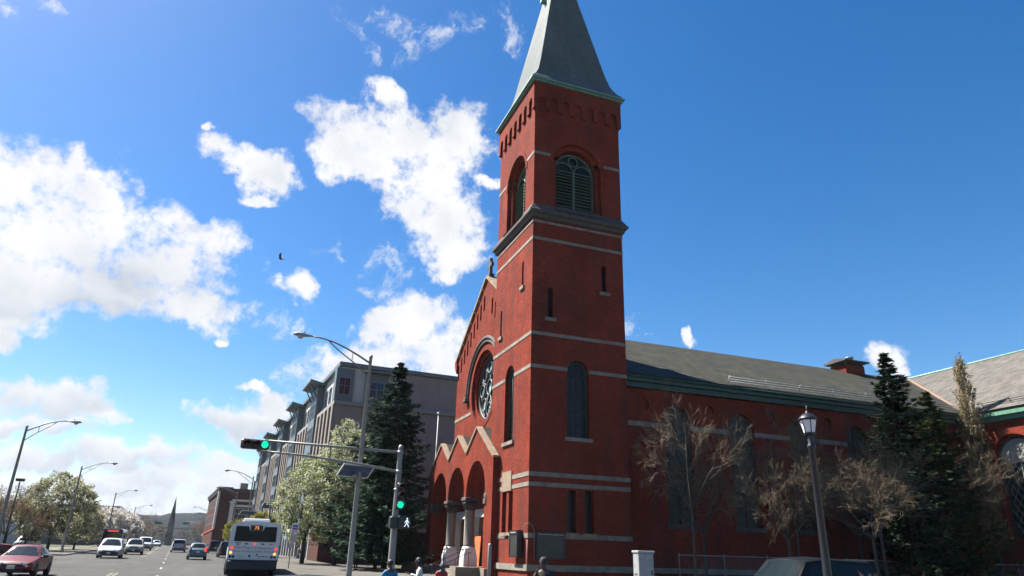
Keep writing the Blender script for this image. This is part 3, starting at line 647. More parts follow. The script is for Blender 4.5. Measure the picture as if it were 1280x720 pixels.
strip(MB(), -120, -14.2, 86.5, 139, .01).build('parking_lot', LOT, kind='structure')
KU = 6.7
pv = MB(); slab_(pv, KU+.16, 13.45, 26.66, 700, .13); slab_(pv, 13.45, 200, 26.66, 31.2, .13); slab_(pv, 13.45, 19.5, 31.2, 60, .125); slab_(pv, KU+.16, 200, -40, 14.34, .13)
pv.build('pavement', PAVE, kind='structure')
pv = MB(); slab_(pv, -12.8, -9.76, 84.16, 700, .13); slab_(pv, -60, -12.8, 84.16, 86.4, .13); slab_(pv, -60, -9.76, -40, 49.84, .13); pv.build('pavement', PAVE, kind='structure')
kb = MB(); slab_(kb, KU, KU+.15, 26.5, 700, .135); slab_(kb, KU+.15, 200, 26.5, 26.65, .135); slab_(kb, KU, KU+.15, -40, 14.5, .135); slab_(kb, KU+.15, 200, 14.35, 14.5, .135)
slab_(kb, -9.75, -9.6, 84, 700, .135); slab_(kb, -60, -9.75, 84, 84.15, .135); slab_(kb, -9.75, -9.6, -40, 50, .135); slab_(kb, -60, -9.75, 49.85, 50, .135)
kb.build('kerb', KERB, kind='structure')
gr = MB(); slab_(gr, 19.5, 190, 31.2, 75, .10); gr.build('churchyard_lawn', GRASS, kind='structure')
gr = MB(); slab_(gr, -14.2, -12.8, 86.4, 260, .15); gr.build('grass_verge', GRASS, kind='structure')
mk = MB()
for i in range(40):
    v = 30+i*12.2
    strip(mk, -.62, -.48, v, v+3, .008)
mk.build('lane_line', PAINTW, kind='structure')
mk = MB(); strip(mk, -2.95, -2.83, 27, 48, .008); strip(mk, -2.7, -2.58, 27, 48, .008); strip(mk, -2.95, -2.83, 86, 420, .008); strip(mk, -2.7, -2.58, 86, 420, .008); mk.build('centre_line', PAINTY, kind='structure')
mk = MB()
for i in range(12): strip(mk, -9+i*1.3, -8.5+i*1.3, 27.2, 29.8, .008)
mk.build('crosswalk', PAINTW, kind='structure')
tag(MB().lathe([(.0, .012), (.33, .012), (.34, .0)], 20).build('manhole_cover', mat('cast iron', (.10, .10, .10), .6)), 'round iron manhole cover in the asphalt in front of the red sedan', 'manhole').location = W(-9.0, 72, G(72)+.005)

# hills far beyond the end of the street
rnd = random.Random(5)
def hill_h(x):
    return 1.0 + .22*math.sin(x*.0021+1) + .16*math.sin(x*.0071+2.6) + .08*math.sin(x*.019) + .04*math.sin(x*.05+1)
HILL = mat('wooded hillside', (.010, .014, .014), .95, noise=.45, nscale=.018, c2=(.030, .028, .028), bump=.8, bscale=.06, spec=.0)
def hill_z(u, v):
    t = (v-950)/(25*52); prof = math.sin(min(1, t*1.25)*PI/2)**1.2 if t < .8 else math.cos((t-.8)/.2*PI/2*.9)
    return G(v)-.5+61*hill_h(u+v*.2)*prof
hb = MB(); nx, ny = 150, 26; vs = []
for j in range(ny):
    for i in range(nx):
        u = -1700+i*30; v = 950+j*52; t = j/(ny-1); prof = math.sin(min(1, t*1.25)*PI/2)**1.2 if t < .8 else math.cos((t-.8)/.2*PI/2*.9)
        h = hill_z(u, v) + (rnd.uniform(-3.5, 3.5) if 0 < j < ny-1 else 0)
        vs.append(W(u+rnd.uniform(-6, 6), v, h))
hb.add(vs, [(j*nx+i, j*nx+i+1, (j+1)*nx+i+1, (j+1)*nx+i) for j in range(ny-1) for i in range(nx-1)], smooth=True); hb.build('hills', HILL, kind='structure')

# ---------------------------------------------------------------- buildings
BRN = masonry('brown brick', (.33, .285, .25), (.29, .245, .215), (.27, .24, .22), .22, .077, big=.10, stain_amt=.12)
DRK = masonry('dark red brick', (.125, .050, .042), (.10, .040, .035), (.10, .07, .06), .22, .077, big=.15, stain_amt=.2)
GREYP = mat('beige grey panel', (.50, .485, .45), .8, noise=.06, nscale=.8)
BLUEP = mat('slate blue metal panel', (.115, .14, .155), .5, noise=.1, nscale=1)
BELT = mat('grey belt course', (.24, .235, .22), .7, noise=.1)
WGLASS = mat('window glass', (.018, .028, .045), .08, noise=.5, nscale=.4, spec=.4)
WFRAME = mat('window frame grey', (.20, .22, .24), .5)
def at(root, name, me, loc, rz=0.0): o = link(name, me, root); o.location = loc; o.rotation_euler = (0, 0, rz); return o
def win_meshes(w, h, frame=WFRAME, glass=WGLASS, mull=1):
    # window in the local xz plane looking towards -y
    fr = MB(); t = .07
    fr.box(-w/2, -w/2+t, -.05, .02, 0, h).box(w/2-t, w/2, -.05, .02, 0, h).box(-w/2+t, w/2-t, -.05, .02, 0, t).box(-w/2+t, w/2-t, -.05, .02, h-t, h)
    for i in range(mull): x = -w/2+w*(i+1)/(mull+1); fr.box(x-.03, x+.03, -.045, .02, t, h-t)
    fr.box(-w/2+t, w/2-t, -.04, .02, h*.52, h*.52+.06)
    return fr.mesh('window', frame), MB().box(-w/2+.05, w/2-.05, -.012, .015, .05, h-.05).mesh('pane', glass)
def put_win(root, ms, loc, rz=0.0):
    o = at(root, 'window', ms[0], loc, rz); at(o, 'pane', ms[1], (0, 0, 0)); return o

def apartments():
    v0 = 77.0; L_, D_, H = 79.0, 24.0, 21.0
    b = thing('apartment_building', 'six storey brown brick apartment block with blue bays and bracketed flat canopies at the roof', 'building', W(13.5, v0, G(v0)), STREET)
    MB().box(0, D_, 0, L_, -1.5, 16.2).build('brick_wall', BRN, b)
    MB().box(.35, 7.5, .25, L_-.3, 16.6, 20.55).build('panel_wall', GREYP, b); MB().box(7.5, D_-.2, .12, L_-.3, 16.63, 20.55).build('brick_wall', BRN, b)
    MB().box(-.3, D_+.3, -.3, L_+.3, 16.2, 16.62).build('belt_course', BELT, b)
    MB().box(-.1, D_+.3, -.2, L_+.3, 20.56, 21.0).build('roof_edge', BLUEP, b)
    w1 = win_meshes(1.5, 1.75); w2 = win_meshes(1.3, 2.0)
    bay = L_/5; pil = MB().box(-.32, 0, -.42, .42, 3.7, 16.19).mesh('pilaster', BRN)
    for k in range(5):
        y0 = k*bay
        # pilasters and windows of the brick part
        for i in range(5):
            at(b, 'pilaster', pil, (0, y0+.55+i*2.35, 0))
            if i < 4:
                for s in range(4): put_win(b, w1, (-.03, y0+.55+i*2.35+1.17, 4.5+s*2.95), -PI/2)
        # tall blue window bay with a bracketed canopy
        y1 = y0+10.7
        MB().box(-.55, .3, y1, y0+bay-.35, 3.7, 20.2).build('metal_bay', BLUEP, b)
        for s in range(5):
            for j in (0, 1): put_win(b, w1, (-.58, y1+1.25+j*1.95, 4.5+s*3.0), -PI/2)
        c = MB().prism([(-1.7, 20.6), (.4, 20.2), (.4, 20.42), (-1.7, 20.85)], lambda p, q, d: (p, d, q), y1-1.0, y0+bay+.5); c.build('canopy', BLUEP, b)
        for yy in (y1+.3, y1+2.3, y1+4.2): MB().tube([(-.55, yy, 18.9), (-1.4, yy, 20.5)], .07, 4).build('canopy_bracket', BLUEP, b)
        for i in range(4): put_win(b, w2, (.31, y0+1.7+i*2.35, 17.3), -PI/2)
    # end wall facing the church
    f2 = MB().box(3.0, 5.6, -.18, .0, 16.62, 20.0); f2.build('metal_bay', BLUEP, b)
    w3 = win_meshes(1.6, 1.9)
    for z in (17.2,): put_win(b, w3, (4.3, -.2, z))
    for z in (4.5, 7.5, 10.6, 13.6): put_win(b, w3, (4.3, -.02, z))
    MB().box(2.8, 5.8, -1.0, .2, 20.02, 20.2).build('canopy', BLUEP, b)
    # corner blue window bay at the street end
    MB().box(-.3, 1.7, .0, 1.2, 16.7, 20.3).build('metal_bay', BLUEP, b); put_win(b, w2, (.7, -.03, 17.3))
    # shop fronts under the flats
    MB().box(-.2, 0, 6, L_-1, 3.3, 3.69).build('shop_fascia', OLDWHITE, b)
    gl = MB().box(-.06, -.01, 6, L_-1, .5, 3.29).build('shop_window', WGLASS, b); mu = MB().box(-.2, -.061, 0, .25, -.2, 3.29).mesh('shop_mullion', OLDWHITE)
    for i in range(30): at(gl, 'shop_mullion', mu, (0, 6+i*2.4, 0))
    MB().box(-.14, D_+.02, -.14, 5.9, -1.2, 3.3).build('base_wall', DRK, b)
    MB().prism([(-.02, 3.2), (-1.6, 2.6), (-1.6, 2.3), (-.02, 2.9)], lambda p, q, d: (p, d, q), 12, 16).build('awning', mat('blue awning cloth', (.05, .25, .45), .8), b)
apartments()

def dark_block():
    v0 = 165.0
    b = thing('corner_building', 'dark red brick corner block with pale cornices and a red awning, seen over the bus', 'building', W(7.0, v0, G(v0)), STREET+R(1))
    MB().box(0, 16, 0, 40, -1, 12.2).build('brick_wall', DRK, b)
    MB().box(-.35, 16.2, -.35, 40.2, 11.5, 12.0).box(-.5, 2.4, -.5, 40, 12.0, 12.4).build('cornice', DARKSTONE, b)
    for z in (9.6, 8.5, 4.2): MB().box(2.6, 16.1, -.22, .0, z, z+.42).build('stone_course', OLDWHITE, b)
    w = win_meshes(2.3, 2.2, OLDWHITE, WGLASS, 2)
    for x in (4.6, 7.9, 11.2, 14.4):
        for z in (6.0, 1.0): put_win(b, w, (x, -.03, z))
    ws = win_meshes(1.2, 2.0, OLDWHITE)
    for i in range(9):
        for z in (5.2, 8.6): put_win(b, ws, (-.03, 2.2+i*4.2, z), -PI/2)
    pl = MB().box(2.3, 3.1, -.45, 0, 0, 9.6).box(2.1, 3.3, -.6, 0, 9.2, 9.6); pl.build('stone_pier', OLDWHITE, b)
    MB().box(-.4, 0, -.2, .8, 4, 11.5).build('stone_pier', OLDWHITE, b)
    MB().prism([(-.02, 4.0), (-2.0, 2.9), (-2.0, 2.5), (-.02, 3.6)], lambda p, q, d: (p, d, q), 0, 6).build('awning', mat('red awning cloth', (.42, .07, .06), .8), b)
    MB().box(-.1, 16.05, -.1, 40, -.9, .6).build('base_wall', DARKSTONE, b)
    for x, y, h in ((5, 6, 1.6), (8.6, 5, 1.1), (12, 8, 1.4)):
        o = MB().box(x-.8, x+.8, y-1, y+1, 12.19, 12.2+h); o.build('roof_unit', ALU, b)
    MB().lathe([(.18, 12.2), (.18, 14.2), (.26, 14.3)], 8, (7, 4, 0)).build('vent_pipe', BLACKM, b)
dark_block()

def shed():
    b = thing('low_building', 'low flat roofed pale building with a dark upper band behind the parking lot', 'building', W(-62, 142, G(142)), STREET)
    MB().box(0, 37.5, 0, 24, -1, 4.5).build('wall', OLDWHITE, b); MB().box(-.2, 37.7, -.2, 24.2, 4.5, 5.0).build('parapet', WHITE, b)
    MB().box(-.05, 37.55, -.05, 0, 3.3, 3.9).build('fascia_band', BELT, b)
    w = win_meshes(2.6, 1.6)
    for i in range(9): put_win(b, w, (3+i*4, -.03, 1.2))
shed()

# smaller buildings further along both sides
BUFF = masonry('buff brick', (.2, .165, .125), (.17, .14, .105), (.22, .2, .17), .22, .077, big=.12, stain_amt=.15)
far = [(8.5, 215, 16, 22, 8, BUFF, 'two storey buff brick shop building beyond the dark corner block'), (9, 245, 18, 26, 10.5, DRK, 'flat roofed red brick building past the buff shop'),
       (10, 285, 20, 30, 7, GREYP, 'low grey panelled building near the right end of the street'), (-34, 190, 18, 24, 7.5, BUFF, 'pale brick building half hidden by the white cherry trees'),
       (-38, 235, 22, 30, 10, DRK, 'dark brick building far down the left side of the street'), (-30, 300, 16, 40, 8.5, GREYP, 'grey building behind trees at the left end of the street'),
       (-44, 92, 14, 12, 4.6, BRN, 'brown single storey building behind the blossom trees at the left')]
for u, v, w_, d_, h, mt, lb in far:
    b = thing('street_building', lb, 'building', W(u, v, G(v)), STREET)
    MB().box(0, w_, 0, d_, -1, h).build('wall', mt, b); MB().box(-.25, w_+.25, -.25, d_+.25, h, h+.45).build('parapet', BELT, b)
    w1 = win_meshes(1.5, 1.6)
    side = (-.03, -PI/2) if u > 0 else (w_+.03, PI/2)
    for z in range(int((h-1)/3)):
        for i in range(int(w_/3)): put_win(b, w1, (1.6+i*3, -.03, 1.2+z*3))
        for i in range(int(d_/4)): put_win(b, w1, (side[0], 2+i*4, 1.2+z*3), side[1])
def steeple():
    b = thing('distant_church', 'distant dark church tower with a sharp spire at the end of the street', 'church', W(-3.7, 470, G(470)), STREET)
    MB().box(-1.7, 1.7, -1.7, 1.7, -1, 13).build('tower', DARKSTONE, b)
    s = MB().lathe([(2.1, 13), (1.8, 13.6), (.05, 27)], 8, ph=PI/8, smooth=False); s.build('spire', SLATE, b)
    w = win_meshes(1.2, 3.2)
    for x in (-1, 1): put_win(b, w, (x*.7, -1.73, 8))
steeple()
def bridge():
    b = thing('railway_bridge', 'pale concrete bridge crossing low over the far end of the street', 'bridge', W(-14, 640, G(640)), STREET)
    MB().box(0, 64, -3, 3, 12.2, 13.4).build('deck', CONC, b); pr = MB()
    for x in (4, 32, 60): MB().box(x-.9, x+.9, -2, 2, -1, 12.19).build('pier', CONC, b)
bridge()
# houses among the trees on the hillside
hs = ['pale house low on the hillside left of the spire', 'grey house among hillside trees right of the spire', 'white house high on the wooded hill', 'small beige house at the foot of the hill', 'long pale block half way up the hill', 'white gabled house near the crest of the hill']
for i, (u, v, z, w_, h) in enumerate([(-60, 1050, 20, 9, 4.5), (35, 1080, 24, 9, 5), (95, 1250, 38, 10, 5), (70, 1010, 13, 9, 4.5), (-110, 1200, 32, 22, 5), (10, 1300, 46, 9, 5)]):
    b = thing('hillside_house', hs[i], 'house', W(u, v, hill_z(u, v)-1), STREET+R(i*17))
    MB().box(-w_/2, w_/2, -5, 5, -6, h).build('wall', OLDWHITE if i % 2 == 0 else GREYP, b)
    MB().prism([(-5.5, h), (5.5, h), (0, h+3.5)], lambda p, q, d: (d, p, q), -w_/2-.4, w_/2+.4).build('roof', SLATE, b)
    ww = win_meshes(1.6, 2.0)
    for x in (-3, 3): put_win(b, ww, (x, -5.05, 2))
# ---------------------------------------------------------------- street furniture
def place(u, v, dz=.13): return W(u, v, G(v)+dz)
def lamp(u, v, h, arm, sd, label, rz=0.0, solar=None):
    t = thing('street_lamp', label, 'street lamp', place(u, v), STREET+rz, 'cobra head street lamps along the avenue')
    MB().lathe([(.14, 0), (.135, .6), (.075, h-.1), (.09, h-.08), (.09, h+.05)], 12).build('pole', ALU, t)
    MB().bbox((0, 0, .12), (.2, .2, .14), .04).build('pole_base', ALU, t)
    a = MB(); pts = [(sd*x*arm, 0, h-.35+.95*math.sin(min(1, x*1.05)*PI/2)) for x in (0, .2, .4, .6, .8, 1)]
    a.tube(pts, [.05, .05, .045, .04, .038, .036], 8)
    a.tube([(0, 0, h-1.05), (sd*.25*arm, 0, h-.45), (sd*.55*arm, 0, h+.12), (sd*.7*arm, 0, h+.48)], .03, 6); a.tube([(sd*.3*arm, 0, h-.32), (sd*.3*arm, 0, h+.08)], .02, 5)
    a.build('arm', ALU, t)
    x0 = sd*arm; zz = h+.6; hd = MB()
    for k, (r_, m_) in enumerate(((1.0, 0),)):
        sec = [(-.12, .05), (.0, .075), (.15, .12), (.38, .16), (.6, .15), (.74, .09), (.8, .02)]
        rings = []
        for s_, w_ in sec: rings += [(x0+sd*s_, w_*math.cos(2*PI*j/10), zz+w_*.62*math.sin(2*PI*j/10)) for j in range(10)]
        hd.add(rings, [(i*10+j, i*10+(j+1) % 10, i*10+10+(j+1) % 10, i*10+10+j) for i in range(6) for j in range(10)]+[tuple(range(9, -1, -1)), tuple(range(60, 70))], smooth=True)
    hd.lathe([(.035, .08), (.035, .2)], 8, (x0+sd*.3, 0, zz)); hdo = hd.build('lamp_head', GALV, t)
    MB().lathe([(.02, -.16), (.1, -.13), (.14, -.06), (.15, .0)], 12, (x0+sd*.45, 0, zz-.05)).build('lens', HEADL, hdo)
    return t
lamp(-11.05, 60, 9.0, 2.5, 1, 'street lamp leaning over the road at the left edge, nearest of the left row')
lamp(-10.95, 93, 9.0, 2.7, 1, 'street lamp by the kerb in front of the large blossoming tree at the left')
lamp(-11.0, 146, 9.0, 2.6, 1, 'street lamp standing between the blossoming tree and the white cherries')
lamp(-10.4, 204, 9.0, 3.0, 1, 'small far street lamp rising above the white cherry trees')
lamp(7.2, 33, 10.45, 3.0, -1, 'tall grey street lamp beside the traffic signal with a solar panel on its pole')
lamp(8.1, 101.6, 9.8, 3.0, -1, 'street lamp in front of the apartment block just above the bus')
lamp(8.7, 137.7, 9.8, 3.0, -1, 'street lamp against the dark brick corner block')
lamp(7.0, 220, 9.8, 3.2, -1, 'faint far street lamp at the right kerb beyond the blue car')
lamp(7.4, 270, 9.8, 3.0, -1, 'farthest street lamp on the right beyond the corner block')
lamp(-10.6, 262, 9.0, 3.0, 1, 'tiny far street lamp on the left kerb near the spire')

def solar(u, v, z, w_, label, pole=None):
    t = thing('solar_panel', label, 'solar panel', W(u, v, G(v)+z), STREET+R(12), 'solar panels fixed to street poles')
    rot = Matrix.Rotation(R(-33), 3, 'X'); h = .42
    MB().bbox((0, 0, 0), (w_/2, h, .012), .004, 0, rot).build('cell_sheet', SOLARM, t)
    fr = MB()
    for sx, sy, hx, hy in ((-1, 0, .025, h), (1, 0, .025, h), (0, -1, w_/2, .025), (0, 1, w_/2, .025)): fr.bbox(rot @ Vector((sx*w_/2, sy*h, 0)), (hx, hy, .025), .006, 0, rot)
    fr.build('panel_frame', WHITE, t)
    MB().tube([(0, .0, -.05), (.0, .05, -.3)], .03, 6).bbox((0, .1, -.22), (.09, .07, .07), .02).build('bracket', GALV, t)
solar(7.0, 32.82, 5.08, 1.5, 'blue solar panel fixed half way up the nearest right street lamp')
solar(7.9, 74, 5.15, 1.65, 'solar panel on a plain pole just above the right corner of the bus roof')
solar(8.1, 101.4, 5.3, 2.0, 'solar panel low on the farther lamp, above the left of the bus roof')
t = thing('utility_pole', 'plain grey pole holding a solar panel behind the bus', 'pole', place(7.9, 74.3), STREET)
MB().lathe([(.11, 0), (.09, 5.3)], 10).build('shaft', ALU, t)

# traffic signal with mast arm
def head(t, n_lens, vertical, on, name='signal_head'):
    o = MB(); k = n_lens*.36
    if vertical: o.bbox((0, .0, k/2), (.18, .13, k/2), .05)
    else: o.bbox((0, 0, 0), (k/2, .14, .19), .06)
    h = o.build(name, BLACKM, t)
    for i in range(n_lens):
        p = (0, -.15, k-.18-.36*i) if vertical else (-k/2+.18+.36*i, -.16, 0)
        lens = MB().lathe([(.0, -.03), (.10, -.02), (.135, .01)], 16, axis=lambda a, b, hh, p=p: (p[0]+a, p[1]+hh, p[2]+b))
        lens.build('lens', on if i == n_lens-1 else mat('dark unlit lens', (.05, .012, .01), .25), h)
        vz = MB(); rr = .155; seg = [(rr*math.cos(PI*j/8-.3*(1-2*j/8)), rr*math.sin(PI*j/8)) for j in range(9)]
        vs = [(p[0]+a, p[1]+.02, p[2]+b) for a, b in seg]+[(p[0]+a, p[1]-.20, p[2]+b*.9+.01) for a, b in seg]
        vz.add(vs, [(j, j+1, 9+j+1, 9+j) for j in range(8)]); vz.build('visor', BLACKM, h)
    return h
def signal():
    t = thing('traffic_signal', 'traffic signal pole with a long double mast arm and a green light over the road', 'traffic signal', place(8.25, 30), STREET)
    MB().lathe([(.16, 0), (.15, 1.2), (.105, 5.75), (.11, 5.8), (.06, 5.92)], 14).build('pole', ALU, t)
    MB().bbox((0, 0, .2), (.24, .24, .2), .06).build('pole_base', ALU, t)
    MB().lathe([(.16, 4.0), (.16, 4.08)], 12).lathe([(.15, 5.55), (.15, 5.65)], 12).lathe([(.15, 4.72), (.15, 4.84)], 12).build('clamp', GALV, t)
    a = MB(); a.tube([(0, 0, 5.6), (-5.5, 0, 5.62)], [.06, .045], 8); a.tube([(0, 0, 4.78), (-2.2, 0, 5.02), (-3.9, 0, 5.15), (-5.9, 0, 5.2)], [.055, .05, .045, .04], 8)
    a.tube([(-3.0, 0, 5.09), (-3.0, 0, 5.61)], .028, 6); a.tube([(-5.0, 0, 5.18), (-5.0, 0, 5.62)], .025, 6); a.build('mast_arm', ALU, t)
    hd = MB; h = head(t, 3, False, GREENON); h.location = (-6.0, -.12, 5.42)
    h2 = head(t, 3, True, GREENON); h2.location = (.06, -.32, 3.22)
    MB().tube([(.0, 0, 3.3), (.06, -.2, 3.3)], .03, 6).tube([(.0, 0, 4.2), (.06, -.2, 4.2)], .03, 6).build('bracket', GALV, t)
    box = MB().bbox((.32, -.28, 2.72), (.27, .14, .26), .04).build('walk_signal', BLACKM, t)
    w = MB(); c = Vector((.40, -.43, 2.70))
    def P(x, z): return c+Vector((x, 0, z))
    w.lathe([(.0, -.004), (.034, 0), (.034, .006)], 12, axis=lambda a, b, hh: (c.x+.01+a, c.y+hh, c.z+.165+b))
    for pts, r_ in (([P(.01, .12), P(0, -.01)], .026), ([P(0, -.0), P(.06, -.09), P(.09, -.17)], .016), ([P(0, -.01), P(-.05, -.10), P(-.10, -.16)], .016), ([P(.01, .11), P(.08, .04), P(.10, -.02)], .012), ([P(.0, .11), P(-.07, .05), P(-.08, -.02)], .012)): w.tube(pts, r_, 6)
    w.build('walking_figure', WALKON, box)
    MB().bbox((-.12, -.2, 2.70), (.16, .18, .24), .04).build('side_walk_signal', BLACKM, t)
signal()

def lantern():
    t = thing('lantern_post', 'old style black lantern post with frosted panes in front of the church side', 'street lamp', place(14.02, 12.9, .13), STREET)
    MB().lathe([(.26, 0), (.26, .12), (.17, .3), (.15, .9), (.105, 1.1), (.10, 1.2), (.072, 4.35), (.10, 4.39), (.10, 4.45), (.06, 4.5), (.08, 4.58), (.05, 4.65), (.09, 4.72)], 14).build('post', BLACKM, t)
    cage = MB(); n = 6
    for i in range(n):
        a = 2*PI*i/n; c0 = (.14*math.cos(a), .14*math.sin(a), 4.74); c1 = (.205*math.cos(a), .205*math.sin(a), 5.08); cage.tube([c0, c1], .016, 4)
    cage.lathe([(.145, 4.71), (.15, 4.75)], 6, smooth=False).lathe([(.22, 5.06), (.22, 5.1)], 6, smooth=False); lt = cage.build('lantern_cage', BLACKM, t)
    FROST = mat('frosted lantern pane', (.80, .78, .82), .5, noise=.04)
    for i in range(n):
        a, b = 2*PI*(i+.06)/n, 2*PI*(i+.94)/n; q = []
        for ang, r_, z in ((a, .136, 4.76), (b, .136, 4.76), (b, .198, 5.06), (a, .198, 5.06)): q.append(Vector((r_*math.cos(ang), r_*math.sin(ang), z)))
        MB().add([*q, *[p*.97+Vector((0, 0, p.z*.03)) for p in q]], [(0, 1, 2, 3), (7, 6, 5, 4), (0, 4, 5, 1), (1, 5, 6, 2), (2, 6, 7, 3), (3, 7, 4, 0)]).build('pane', FROST, lt)
    MB().lathe([(.25, 5.08), (.23, 5.12), (.12, 5.22), (.06, 5.24), (.04, 5.28), (.02, 5.31), (.03, 5.33), (.008, 5.37), (.004, 5.46)], 12).build('lantern_roof', BLACKM, t)
lantern()

def cabinet():
    t = thing('signal_cabinet', 'grey metal signal cabinet standing on the pavement beside the church fence', 'cabinet', place(19.42, 28.2), STREET+R(-6))
    CAB = mat('dull cabinet metal', (.34, .34, .33), .55, metal=.2, noise=.22, nscale=3)
    MB().bbox((0, 0, .93), (.38, .28, .91), .03).build('box', CAB, t); MB().bbox((0, 0, 1.86), (.42, .32, .05), .02).build('lid', CAB, t)
    MB().bbox((0, -.29, .98), (.33, .012, .78), .01).build('door', CAB, t); MB().bbox((.24, -.32, 1.0), (.02, .03, .1), .008).build('handle', BLACKM, t)
    s = MB()
    for i in range(5): s.box(-.39, -.375, -.16, .16, .55+i*.09, .58+i*.09)
    s.build('vent', BLACKM, t)
cabinet()

def fence():
    t = thing('chain_link_fence', 'grey chain link fence on the lawn below the church side', 'fence', Vector((23.4, 35.3, .1)), 0)
    L_ = 36.0; H = 1.95
    for i in range(13):
        x = i*3.0; MB().lathe([(.035, 0), (.035, H+.05), (.045, H+.06), (.0, H+.12)], 8, (x, 0, 0)).build('post', GALV, t)
    MB().tube([(0, 0, H), (L_, 0, H)], .024, 6).build('top_rail', GALV, t)
    w = MB(); st = .14; n = int(L_/st)
    for sg in (-1, 1):
        for i in range(n):
            x = i*st; a, b = (x, x+H) if sg > 0 else (x+H, x)
            if max(a, b) > L_: continue
            w.tube([(a, -.005*sg, .05), (b, -.005*sg, H)], .0035, 3, cap=False, smooth=False)
    w.build('wire_mesh', GALV, t, kind='stuff')
fence()

def noticeboard(name, loc, rz, w_, h, d_, label, text, post=False):
    t = thing(name, label, 'notice board', loc, rz)
    b = MB().box(-w_/2, w_/2, -d_, 0, -h/2, -h/2+.1).box(-w_/2, w_/2, -d_, 0, h/2-.22, h/2).box(-w_/2, -w_/2+.09, -d_, 0, -h/2+.1, h/2-.22).box(w_/2-.09, w_/2, -d_, 0, -h/2+.1, h/2-.22).box(-w_/2+.09, w_/2-.09, -.06, 0, -h/2+.1, h/2-.22)
    b.build('case', BLACKM, t)
    MB().box(-w_/2+.09, w_/2-.09, -d_+.03, -d_+.045, -h/2+.1, h/2-.22).build('glass_door', mat('notice board glass', (.05, .047, .045), .3, spec=.25, noise=.3, nscale=2), t)
    me = text_mesh(text, .105, WHITE); o = link('lettering', me, t); o.rotation_euler = (PI/2, 0, 0); o.location = (0, -d_-.003, h/2-.12)
    ws = max(v.co.x for v in me.vertices)*2; o.scale = (min(1, (w_-.16)/ws),)*3
    return t
cx, cy = 15.42, 38.0
noticeboard('notice_board', (cx+1.30, cy-.06, 2.34), 0, 1.72, 1.40, .16, 'black notice board with white lettering on the shaded side of the tower', 'Temple of Praise Missionary Baptist Church')
noticeboard('notice_board', (cx-.06, cy+1.28, 2.40), -PI/2, 1.25, 1.45, .34, 'black notice board on the sunlit front of the tower beside the corner', 'Missionary Baptist')
t = thing('wall_lamp', 'small dark floodlight on a bracket beside the sunlit notice board', 'lamp', (cx-.04, cy+2.25, 2.75), 0)
MB().tube([(0, 0, 0), (-.35, -.05, .05)], .025, 6).build('bracket', BLACKM, t); MB().bbox((-.42, -.05, .02), (.10, .12, .09), .03).build('lamp_housing', BLACKM, t)
t = thing('conduit', 'thin pale pipe running up the tower corner and looping over to the notice board', 'pipe', (cx, cy, 0), 0)
MB().tube([(-.05, -.05, 1.33), (-.05, -.05, 2.6)], .03, 6).tube([(.35, -.10, 1.6), (.35, -.10, 3.05), (.22, -.12, 3.35), (.0, -.16, 3.5), (-.12, .12, 3.45), (-.16, .38, 3.15)], .018, 6).build('pipe', CONC, t)
# poster leaning on the middle door
t = thing('poster', 'orange banner with a dark band leaning on the middle church door', 'banner', (cx+1.32, cy+13.35, .99), -PI/2)
rt_ = Matrix.Rotation(R(-3), 3, 'X')
MB().bbox((0, 0, 1.0), (1.0, .015, 1.0), .005, 0, rt_).build('sheet', mat('orange red banner print', (.70, .11, .035), .7, noise=.25, nscale=3, c2=(.75, .20, .05)), t)
MB().bbox(rt_ @ Vector((0, -.02, .98)), (.98, .006, .2), .002, 0, rt_).build('dark_band', mat('black banner print', (.04, .03, .03), .6), t)
MB().bbox(rt_ @ Vector((-.75, -.02, 1.55)), (.16, .006, .32), .002, 0, rt_).build('yellow_patch', mat('yellow banner print', (.75, .45, .05), .6), t)
t = thing('hanging_lantern', 'black lantern hanging inside the porch arch between the columns', 'lamp', (cx+.3, cy+12.6, 0), 0)
MB().tube([(0, 0, 6.2), (0, 0, 5.35)], .012, 5).build('chain', BLACKM, t); MB().lathe([(.05, 5.4), (.24, 5.25), (.22, 4.75), (.08, 4.62)], 8, smooth=False).build('lantern_body', BLACKM, t)

t = thing('bollard_post', 'plain pale metal post at the foot of the church steps', 'post', place(13.0, 30.9), STREET); MB().lathe([(.085, 0), (.085, 1.95), (.06, 2.0), (.0, 2.02)], 12).build('shaft', ALU, t)
t = thing('flagpole', 'slim white pole with a ball top behind the church porch', 'flagpole', place(20.4, 62), STREET); MB().lathe([(.06, 0), (.04, 13.3)], 8).build('shaft', WHITE, t); MB().lathe([(.02, 13.28), (.10, 13.35), (.12, 13.45), (.1, 13.54), (.0, 13.6)], 12).build('ball', WHITE, t)
def busstop():
    t = thing('bus_stop_sign', 'white bus stop sign on a thin pole between the bus and the pear tree', 'sign', place(7.75, 55.7), STREET)
    MB().tube([(0, 0, 0), (0, 0, 3.1)], .03, 8).build('pole', BLACKM, t)
    s = MB().bbox((.12, -.04, 2.75), (.26, .01, .34), .004).build('sign_plate', WHITE, t); BL = mat('sign blue', (.05, .10, .35), .5); RD = mat('sign purple red', (.30, .04, .16), .5)
    MB().box(-.06, .30, -.056, -.051, 2.84, 2.95).build('blue_mark', BL, s); MB().box(-.06, .30, -.056, -.051, 2.66, 2.78).build('red_mark', RD, s)
    MB().bbox((.1, -.04, 2.05), (.22, .008, .30), .003).bbox((.02, -.04, 1.55), (.2, .008, .17), .003).build('timetable_plate', OLDWHITE, t)
busstop()
def lotlight():
    t = thing('parking_lot_light', 'dark square box light on a thin pole over the parking lot', 'street lamp', place(-16.9, 95.8, .02), STREET)
    MB().lathe([(.12, 0), (.07, 7.3)], 8).build('pole', BLACKM, t); MB().bbox((0, 0, 7.5), (.42, .3, .16), .05).build('lamp_box', PLASTIC, t)
lotlight()
